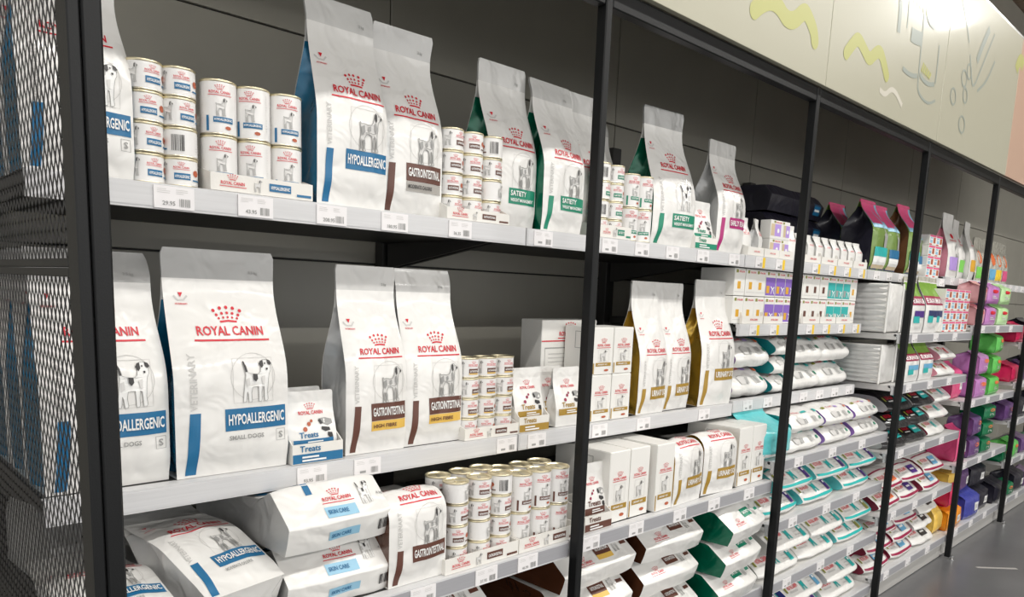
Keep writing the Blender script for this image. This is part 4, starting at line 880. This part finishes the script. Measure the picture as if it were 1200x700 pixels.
for l in range(2):
    ul = ['lower', 'upper'][l]
    spawn(K['eb_p'], 'cat_food_bag', 'lying white bag with purple end left of the third post, %s of two' % ul, 'bag', (2.615, .225, 1.217+l*.129), .03*l, EB)
    spawn(K['eb_t'], 'cat_food_bag', 'lying white bag with teal end right of the third post, %s of two' % ul, 'bag', (3.135-.01*l, .225, 1.217+l*.129), -.03*l, EB)
    spawn(K['eb_t'], 'cat_food_bag', 'lying white bag with teal end under the teal cartons, rightmost stack, %s' % ul, 'bag', (3.475, .23, 1.217+l*.129), .02, EB)
    spawn(K['eb_t2'], 'cat_food_bag', 'lying white bag with teal end above the purple-tagged packs, %s of two' % ul, 'bag', (2.84+.02*l, .06, .977+l*.088), .02*l, EB)
    spawn(K['eb_p2'], 'cat_food_bag', 'lying white bag with purple end above the purple-tagged packs, %s left one' % ul, 'bag', (3.195, .06, .977+l*.088), .02-.03*l, EB)
    spawn(K['eb_p2'], 'cat_food_bag', 'lying white bag with purple end left of the fourth post, %s of two' % ul, 'bag', (3.54-.02*l, .06, .977+l*.088), .03*l, EB)
end_bag('eb_t3', .14, .42, .085, 75, 'film_deepteal', 'teal')
for l in range(3): spawn(K['eb_t3'], 'cat_food_bag', 'narrow lying white bag with teal end behind the third post, %s of three' % LV[3][l], 'bag', (2.885, .225, 1.217+l*.087), 0, EB)
fm = BagForm(.26, .185, .28, seed=76, ts=.95, t0=.6, amp=.008, neck=.03); P = fm.parts('film_teal', 'film_teal', 'film_teal', nx=8, ny=12)
P.append(('white_base', Art().rect(-.12, .004, .12, .03, 'white').mesh('white_base', fm.xy()), [])); P.append(('purple_line', Art().stroke([(-.1, .06), (-.1, .16)], .004, 'purple').mesh('purple_line', fm.xy()), [])); K['teal_bag'] = P
spawn(K['teal_bag'], 'cat_food_bag', 'bright teal bag standing behind the tall white cartons', 'bag', (2.555, .075, .977), .0, 'bright teal bags')

# --- packs lying with a sloped printed face
def slope_pack(key, w, dp, h, seed, border, side, tagc, inkname='teal', fillc=None, body='film_white', text='ROYAL CANIN'):
    f = PillowForm(w, dp, h, seed, bev=.95, low=.26, amp=.007, pinch=.35, crisp=False); b = f.a0; s = f.a1
    A = []
    if border: A.append(('border_print', Art().rect(-w*.48, b*1.0, w*.48, b+s*.10, border).rect(-w*.48, b+s*.98, w*.48, b+s*1.06, border).rect(w*.44, b+s*.1, w*.48, b+s*.98, border)))
    A.append(('brand_print', Art().text(text, -w*.39, b+s*.50, s*.22, 'red', w=w*.24).rect(-w*.38, b+s*.34, -w*.2, b+s*.42, 'lightgrey').rect(-w*.45, b+s*.40, -w*.42, b+s*.72, 'olive')))
    P_ = lambda x, y: (w*(-.08+.12*x), b+s*(.22+.50*y))
    A.append(('pet_picture', Art().poly([P_(.1, .0), (P_(.15, .5)), P_(0, .95), P_(.3, .8), P_(.55, .8), P_(.8, 1), P_(.8, .5), P_(.95, .0), P_(.7, .05), P_(.6, .35), P_(.4, .35), P_(.3, .05)], inkname)))
    A.append(('text_lines', lines_art(w*.14, b+s*.78, w*.14, 4, s*.16, 'lightgrey', .005, seed)))
    if tagc: A.append(('corner_tag', Art().rect(w*.29, b+s*.14, w*.39, b+s*.96, tagc, skew=-w*.02).rect(w*.31, b+s*.5, w*.36, b+s*.62, 'white', 1)))
    if fillc: A.append(('colour_block', Art().rect(-w*.06, b+s*.25, w*.22, b+s*.75, fillc, 2).rect(-w*.02, b+s*.44, w*.16, b+s*.54, 'white', 3)))
    lying(f, body, side, A, key)
slope_pack('sp_teal', .34, .34, .100, 81, 'teal', 'film_teal', 'deeppurple'); slope_pack('sp_white', .37, .34, .100, 82, None, 'film_white', 'teal'); slope_pack('sp_olive', .33, .34, .100, 83, 'teal', 'film_teal', 'olive'); slope_pack('sp_blue', .36, .34, .100, 84, None, 'film_royal', 'skyblue')
SPK = 'packs lying with sloped printed faces'
rows2 = [(.706, [('sp_teal', 2.79), ('sp_teal', 3.165), ('sp_teal', 3.53)], [('sp_teal', 2.68), ('sp_teal', 3.06), ('sp_teal', 3.50)], 'teal-bordered pack with purple tag', 'below the purple-ended bags'),
         (.426, [('sp_white', 2.80), ('sp_white', 3.18), ('sp_olive', 3.545)], [('sp_white', 2.72), ('sp_white', 3.10), ('sp_olive', 3.50)], 'white pack with sloped face', 'second shelf up'),
         (.131, [('sp_teal', 2.62), ('sp_blue', 3.02), ('sp_white', 3.43)], [('sp_blue', 2.66), ('sp_teal', 3.05), ('sp_white', 3.44)], 'pale pack with sloped face', 'lowest shelf')]
for z, up, lo, d, wh in rows2:
    for l, rw in ((0, lo), (1, up)):
        for i, (kk, x) in enumerate(rw):
            spawn(K[kk], 'cat_food_pack', '%s, third bay %s, %s row, %s' % (d, wh, ['lower', 'upper'][l], POS[3][i]), 'pack', (x, .058+.012*(l == 0), z+l*.101), rf.uniform(-.03, .03), SPK)

# --- fourth bay
def band_bag(key, w, h, d, seed, labelc, body='film_white', side='film_silver'):
    fm = BagForm(w, h, d, ts=.92, t0=.45, seed=seed, amp=.005, neck=.04); fn = fm.xy(); P = fm.parts(body, side, 'film_clear', nx=8, ny=14)
    P.append(('meadow_print', Art().rect(-w*.47, h*.66, w*.47, h*.90, 'meadow').mesh('meadow_print', fn, .0015, .001), []))
    P.append(('brand_band', Art().rect(-w*.48, h*.50, w*.48, h*.66, 'maroon', 0).mesh('brand_band', fn, .0017, .001), [('band_lettering', Art().text('EUKANUBA', -w*.42, h*.53, h*.09, 'white', w=w*.84, layer=1).mesh('band_lettering', fn, .0017, .001))]))
    P.append(('name_label', Art().rect(-w*.34, h*.28, w*.40, h*.40, labelc).rect(-w*.36, h*.18, -w*.02, h*.30, 'teal', 1).mesh('name_label', fn, .0015, .001), [])); K[key] = P
band_bag('bb_purple', .205, .30, .12, 91, 'deeppurple'); band_bag('bb_blue', .20, .31, .12, 92, 'navy'); band_bag('bb_sky', .22, .235, .12, 93, 'skyblue')
BBG = 'white bags with maroon brand bands'
spawn(K['bb_purple'], 'dog_food_bag', 'white bag with maroon band and purple label beside the fourth post', 'bag', (4.03, .065, 1.492), 0, BBG); spawn(K['bb_blue'], 'dog_food_bag', 'white bag with maroon band and dark blue label', 'bag', (4.25, .065, 1.492), 0, BBG)
spawn(K['bb_blue'], 'dog_food_bag', 'white bag with maroon band next to the pink tin cartons', 'bag', (4.44, .09, 1.492), 0, BBG)
spawn(K['bb_sky'], 'dog_food_bag', 'white bag with maroon band and sky blue label, left of two', 'bag', (4.04, .065, 1.222), 0, BBG); spawn(K['bb_sky'], 'dog_food_bag', 'white bag with maroon band and sky blue label, right of two', 'bag', (4.275, .065, 1.222), 0, BBG)
# ribbed silver bags seen from the side, lying on edge
def ribbed(key, w, d, h):
    b = MB(); n = 9
    def side(a, t, sx): 
        k = math.sin(math.pi*a); return (sx*(w/2-.012+.012*abs(math.sin(t*n*math.pi))*k), d*a, h*t)
    out = []
    body = MB(); body.box(-w/2+.010, w/2-.010, .004, d-.004, .004, h-.004, 'film_white', .01); out.append(('bag_body', body.mesh('bag_body', True), []))
    for sx in (-1, 1):
        g = MB(); g.grid(lambda a, t: side(.05+.9*a, .04+.92*t, sx), 6, 45, 'film_silver'); out.append(('side_gusset', g.mesh('side_gusset', True), []))
        for y0 in (0, d-.012):
            e = MB(); e.box(sx*w/2-.006, sx*w/2+.006, y0, y0+.012, 0, h, 'film_white', .004); out.append(('edge_seam', e.mesh('edge_seam'), []))
    K[key] = out
ribbed('rib_tall', .20, .30, .26); ribbed('rib_low', .20, .26, .21)
spawn(K['rib_tall'], 'dog_food_bag', 'silver ribbed bag end left of the fourth post, upper of two', 'bag', (3.80, .10, 1.492), 0, 'silver ribbed bags')
spawn(K['rib_low'], 'dog_food_bag', 'silver ribbed bag end left of the fourth post, lower of two', 'bag', (3.79, .10, 1.222), 0, 'silver ribbed bags'); spawn(K['rib_low'], 'dog_food_bag', 'silver ribbed bag deep on the shelf behind the lower ribbed one', 'bag', (3.79, .55, 1.222), 0, 'silver ribbed bags')
spawn(K['bb_sky'], 'dog_food_bag', 'white bag with maroon band lying deep behind the upper ribbed bag', 'bag', (3.80, .46, 1.492), 0, BBG)
# pink tin cartons
def pink_carton(w, d, h):
    A = [('pink_band', Art().rect(-w*.48, h*.80, w*.48, h*.97, 'pink').rect(-w*.48, h*.04, -w*.1, h*.14, 'red')), ('tin_picture', Art().rect(-w*.40, h*.22, -w*.05, h*.74, 'paleblue').rect(w*.08, h*.22, w*.40, h*.74, 'meat').rect(-w*.4, h*.5, -w*.05, h*.6, 'white', 1))]
    return simple_carton(w, d, h, A)
K['pink_ct'] = pink_carton(.115, .14, .062)
for l in range(4):
    for i in range(4): spawn(K['pink_ct'], 'food_carton', 'small pink-banded carton beside the fifth post, row %s, %s column' % (['one (lowest)', 'two', 'three', 'four (top)'][l], POS[4][i]), 'carton', (4.535+.119*i, .07, 1.492+.0635*l), 0, 'small pink-banded cartons')
for l in range(4):
    for i in range(2): spawn(K['pink_ct'], 'food_carton', 'small pink-banded carton on the top shelf, row %s, %s column' % (['one (lowest)', 'two', 'three', 'four (top)'][l], POS[2][i]), 'carton', (4.655+.119*i, .232, 1.817+.0635*l), 0, 'small pink-banded cartons')
def plain_pouch(key, w, h, d, seed, body, side, arts=None, seal=None, t0=.35, ts=.88):
    fm = BagForm(w, h, d, ts=ts, t0=t0, seed=seed, amp=.006, neck=.05); P = fm.parts(body, side, seal or body, nx=8, ny=12); fn = fm.xy()
    for nm, a in (arts(w, h) if arts else []): P.append((nm, a.mesh(nm, fn, .0015, .001), []))
    K[key] = P
tall_art = lambda c: (lambda w, h: [('brand_print', Art().disc(0, h*.66, w*.08, 'red', 1).text('ROYAL CANIN', -w*.25, h*.58, h*.025, 'red', w=w*.5)), ('colour_block', Art().rect(-w*.40, h*.14, w*.38, h*.34, c)), ('cat_picture', Art().poly([(w*.05, h*.34), (w*.0, h*.5), (w*.2, h*.56), (w*.34, h*.46), (w*.3, h*.34)], 'grey', 1))])
plain_pouch('tall_pink', .21, .42, .12, 101, 'film_white', 'film_rose', tall_art('lilac')); plain_pouch('tall_lime', .19, .40, .12, 102, 'film_white', 'film_forest', tall_art('lime')); plain_pouch('tall_sand', .19, .39, .12, 103, 'film_white', 'film_white', tall_art('amber'))
plain_pouch('clear_pouch', .16, .33, .08, 104, 'film_clear', 'film_clear')
TP = 'tall white pouches on the top shelf'
spawn(K['tall_pink'], 'cat_food_pouch', 'tall white pouch with rose side, left of the fifth post', 'pouch', (5.07, .232, 1.817), 0, TP); spawn(K['tall_lime'], 'cat_food_pouch', 'tall white pouch with green panel, left of the fifth post', 'pouch', (5.31, .25, 1.817), .1, TP); spawn(K['tall_sand'], 'cat_food_pouch', 'tall white pouch with amber panel behind the fifth post', 'pouch', (5.52, .24, 1.832), .1, TP)
spawn(K['clear_pouch'], 'food_pouch', 'clear crinkled pouch behind the pink-banded cartons, top shelf', 'pouch', (4.75, .42, 1.817), 0, 'clear pouches')
slope_pack('sp_dark', .33, .40, .10, 111, None, 'film_silver', None, 'teal', 'teal', 'film_black', ' '.join(['ROYAL', 'CANIN'])); slope_pack('sp_w4', .34, .42, .10, 112, None, 'film_maroon', None, 'teal', None); slope_pack('sp_m4', .34, .42, .105, 113, 'maroon', 'film_maroon', None, 'maroon', 'skyblue')
slope_pack('sp_g4', .34, .42, .10, 114, None, 'film_silver', None, 'dark', 'dark'); slope_pack('sp_r4', .32, .42, .10, 115, 'maroon', 'film_maroon', None, 'red', 'orange'); slope_pack('sp_p4', .32, .42, .10, 116, 'maroon', 'film_white', None, 'purple', 'deeppurple')
rows3 = [(.857, .101, [[('sp_dark', 3.98), ('sp_dark', 4.32), ('sp_w4', 4.68)]]*3, 'fourth bay, above the red-labelled packs', ['dark pack with teal label', 'dark pack with teal label', 'white pack with sloped face']),
         (.507, .103, [[('sp_r4', 4.00), ('sp_p4', 4.33), ('sp_m4', 4.70)], [('sp_r4', 4.00), ('sp_p4', 4.33), ('sp_m4', 4.72)]], 'second shelf up, fourth bay', ['maroon-edged pack with orange block', 'maroon-edged pack with purple block', 'maroon-edged pack with sky blue block']),
         (.157, .098, [[('sp_m4', 3.92), ('sp_m4', 4.30), ('sp_g4', 4.66)]]*3, 'lowest shelf, fourth bay', ['maroon-edged pack with sky blue block', 'maroon-edged pack with sky blue block', 'grey-ended pack with black block'])]
for z, hh, rws, wh, ds in rows3:
    for l, rw in enumerate(rws):
        for i, (kk, x) in enumerate(rw):
            spawn(K[kk], 'dog_food_pack', '%s, %s row, %s, %s' % (ds[i], (LV[3] if len(rws) == 3 else LV[2])[l], POS[3][i], wh), 'pack', (x+rf.uniform(-.01, .01)+.02*l, .06+rf.uniform(0, .012), z+l*hh), rf.uniform(-.05, .05), 'packs of the fourth bay')
slope_pack('sp_red', .30, .40, .095, 117, None, 'film_rose', None, 'red', None)
for l in range(2): spawn(K['sp_red'], 'dog_food_pack', 'white pack with red lettering beside the sky blue labelled bags, %s of two' % LV[2][l], 'pack', (4.70, .06, 1.222+l*.098), .04*l, 'packs of the fourth bay')
plain_pouch('yellow_bag', .14, .30, .2, 118, 'film_yellow', 'film_yellow')
spawn(K['yellow_bag'], 'food_bag', 'yellow bag at floor level just before the fifth post', 'bag', (4.975, .10, .157), 0, 'bright bags of the fifth bay')

# --- fifth bay
def blob_art(c): return lambda w, h: [('red_logo', Art().disc(0, h*.58, w*.22, c, 0, 9, h*.09)), ('text_lines', lines_art(-w*.2, h*.35, w*.4, 2, h*.08, 'lightgrey', .006))]
def square_art(w, h): return [('white_label', Art().rect(w*.02, h*.25, w*.26, h*.55, 'white').rect(w*.07, h*.33, w*.21, h*.47, 'lightgrey', 1))]
for key, w, h, body in (('lilac_round', .21, .14, 'film_lilac'), ('rose_round', .19, .14, 'film_paleorange'), ('green_round', .21, .14, 'film_palegreen')): plain_pouch(key, w, h, .13, hash(key) % 7+120 if False else 120+len(key), body, body, blob_art('red'), None, .75, .97)
for l in range(2):
    for i, (kk, x, cn) in enumerate((('rose_round', 5.20, 'rose'), ('lilac_round', 5.45, 'lilac'), ('green_round', 5.75, 'pale green'))):
        spawn(K[kk], 'treat_pouch', 'round %s pouch with red logo, %s of two' % (cn, LV[2][l]), 'pouch', (x, .07, 1.532+l*.142), rf.uniform(-.1, .1), 'round pastel pouches')
for key, w, h, body in (('lilac_bag', .26, .155, 'film_lilac'), ('lime_bag', .24, .145, 'film_lime'), ('violet_bag', .24, .15, 'film_violet'), ('forest_bag', .22, .117, 'film_forest')): plain_pouch(key, w, h, .16, 130+len(key), body, body, blob_art('orange'), None, .75, .97)
for key, w, h, body in (('y_bag', .24, .095, 'film_yellow'), ('r_bag', .28, .15, 'film_red'), ('o_bag', .30, .16, 'film_orange'), ('v_bag', .30, .18, 'film_violet'), ('b_bag', .30, .2, 'film_royal'), ('n_bag', .28, .18, 'film_navy'), ('p_bag', .18, .24, 'film_pink')): plain_pouch(key, w, h, .18, 140+ord(key[0]) % 9, body, body, square_art, None, .72, .97)
BB5 = 'bright bags of the fifth bay'
for l in range(2): spawn(K['lilac_bag'], 'food_bag', 'lilac bag with orange logo right of the fifth post, %s of two' % LV[2][l], 'bag', (5.42, .065, 1.042+l*.158), .05*l, BB5)
for l in range(3): spawn(K['lime_bag'], 'food_bag', 'lime green bag with orange logo, %s of three' % LV[3][l], 'bag', (5.74, .065, 1.042+l*.147), .04*l, BB5)
spawn(K['p_bag'], 'food_bag', 'pink bag beside the lilac bags at the fifth post', 'bag', (5.16, .14, 1.042), 0, BB5); spawn(K['p_bag'], 'food_bag', 'pink bag beside the dark violet bags at the fifth post', 'bag', (5.20, .08, .622), 0, BB5)
for l in range(2): spawn(K['violet_bag'], 'food_bag', 'dark violet bag with orange logo, %s of two' % LV[2][l], 'bag', (5.46, .065, .622+l*.153), .06*l, BB5)
for l in range(3): spawn(K['forest_bag'], 'food_bag', 'forest green bag with orange logo, %s of three' % LV[3][l], 'bag', (5.74, .065, .622+l*.119), -.04*l, BB5)
for (kk, x, y, z, lab) in (('o_bag', 5.21, .065, .157, 'orange bag on the lowest shelf right of the fifth post'), ('r_bag', 5.20, .08, .319, 'red bag stacked on the orange bag'), ('y_bag', 5.17, .09, .471, 'yellow bag on top of the red bag'),
                           ('b_bag', 5.60, .065, .157, 'royal blue bag on the lowest shelf of the fifth bay'), ('v_bag', 5.52, .12, .359, 'dark violet bag with white label above the royal blue bag'), ('n_bag', 5.93, .09, .157, 'navy bag right of the royal blue bag'), ('n_bag', 5.88, .12, .339, 'navy bag above another navy bag, fifth bay')):
    spawn(K[kk], 'food_bag', lab, 'bag', (x, y, z), rf.uniform(-.1, .1), BB5)
# dark pouches with bright labels on the top shelf
def bright_art(c): return lambda w, h: [('colour_label', Art().rect(-w*.40, h*.06, w*.40, h*.32, c)), ('food_picture', Art().disc(0, h*.55, w*.28, 'orange', 0, 9, h*.16))]
for c, n in (('lime', 'lime'), ('amber', 'amber'), ('skyblue', 'blue'), ('tagyellow', 'yellow'), ('pink', 'pink')): plain_pouch('dk_'+c, .15, .30, .07, 150+len(c), 'film_clear', 'film_black', bright_art(c))
for i, (c, n) in enumerate((('lime', 'lime green'), ('amber', 'amber'), ('skyblue', 'light blue'), ('tagyellow', 'yellow'), ('pink', 'pink'))):
    spawn(K['dk_'+c], 'treat_pouch', 'clear treat pouch with %s label on the top shelf of the fifth bay' % n, 'pouch', (5.67+.165*i if i < 3 else 5.67+.165*i, .235, 1.832), rf.uniform(-.1, .1), 'clear treat pouches')
# --- sixth bay
D6 = [(.157, ['n_bag', 'forest_bag', 'n_bag', 'violet_bag']), (.482, ['forest_bag', 'lime_bag', 'violet_bag', 'forest_bag']), (.802, ['violet_bag', 'n_bag', 'forest_bag', 'n_bag']), (1.102, ['r_bag', 'violet_bag', 'n_bag', 'r_bag']), (1.402, ['r_bag', 'n_bag', 'r_bag', 'violet_bag'])]
cname = dict(n_bag='navy', forest_bag='forest green', violet_bag='dark violet', lime_bag='lime green', r_bag='red')
for r, (z, ks) in enumerate(D6):
    for i, kk in enumerate(ks): spawn(K[kk], 'food_bag', '%s bag in the sixth bay, %s on the %s shelf from the floor' % (cname[kk], POS[4][i], ORD[r]), 'bag', (6.30+.3*i, .065, z), rf.uniform(-.1, .1), 'bags of the sixth bay')
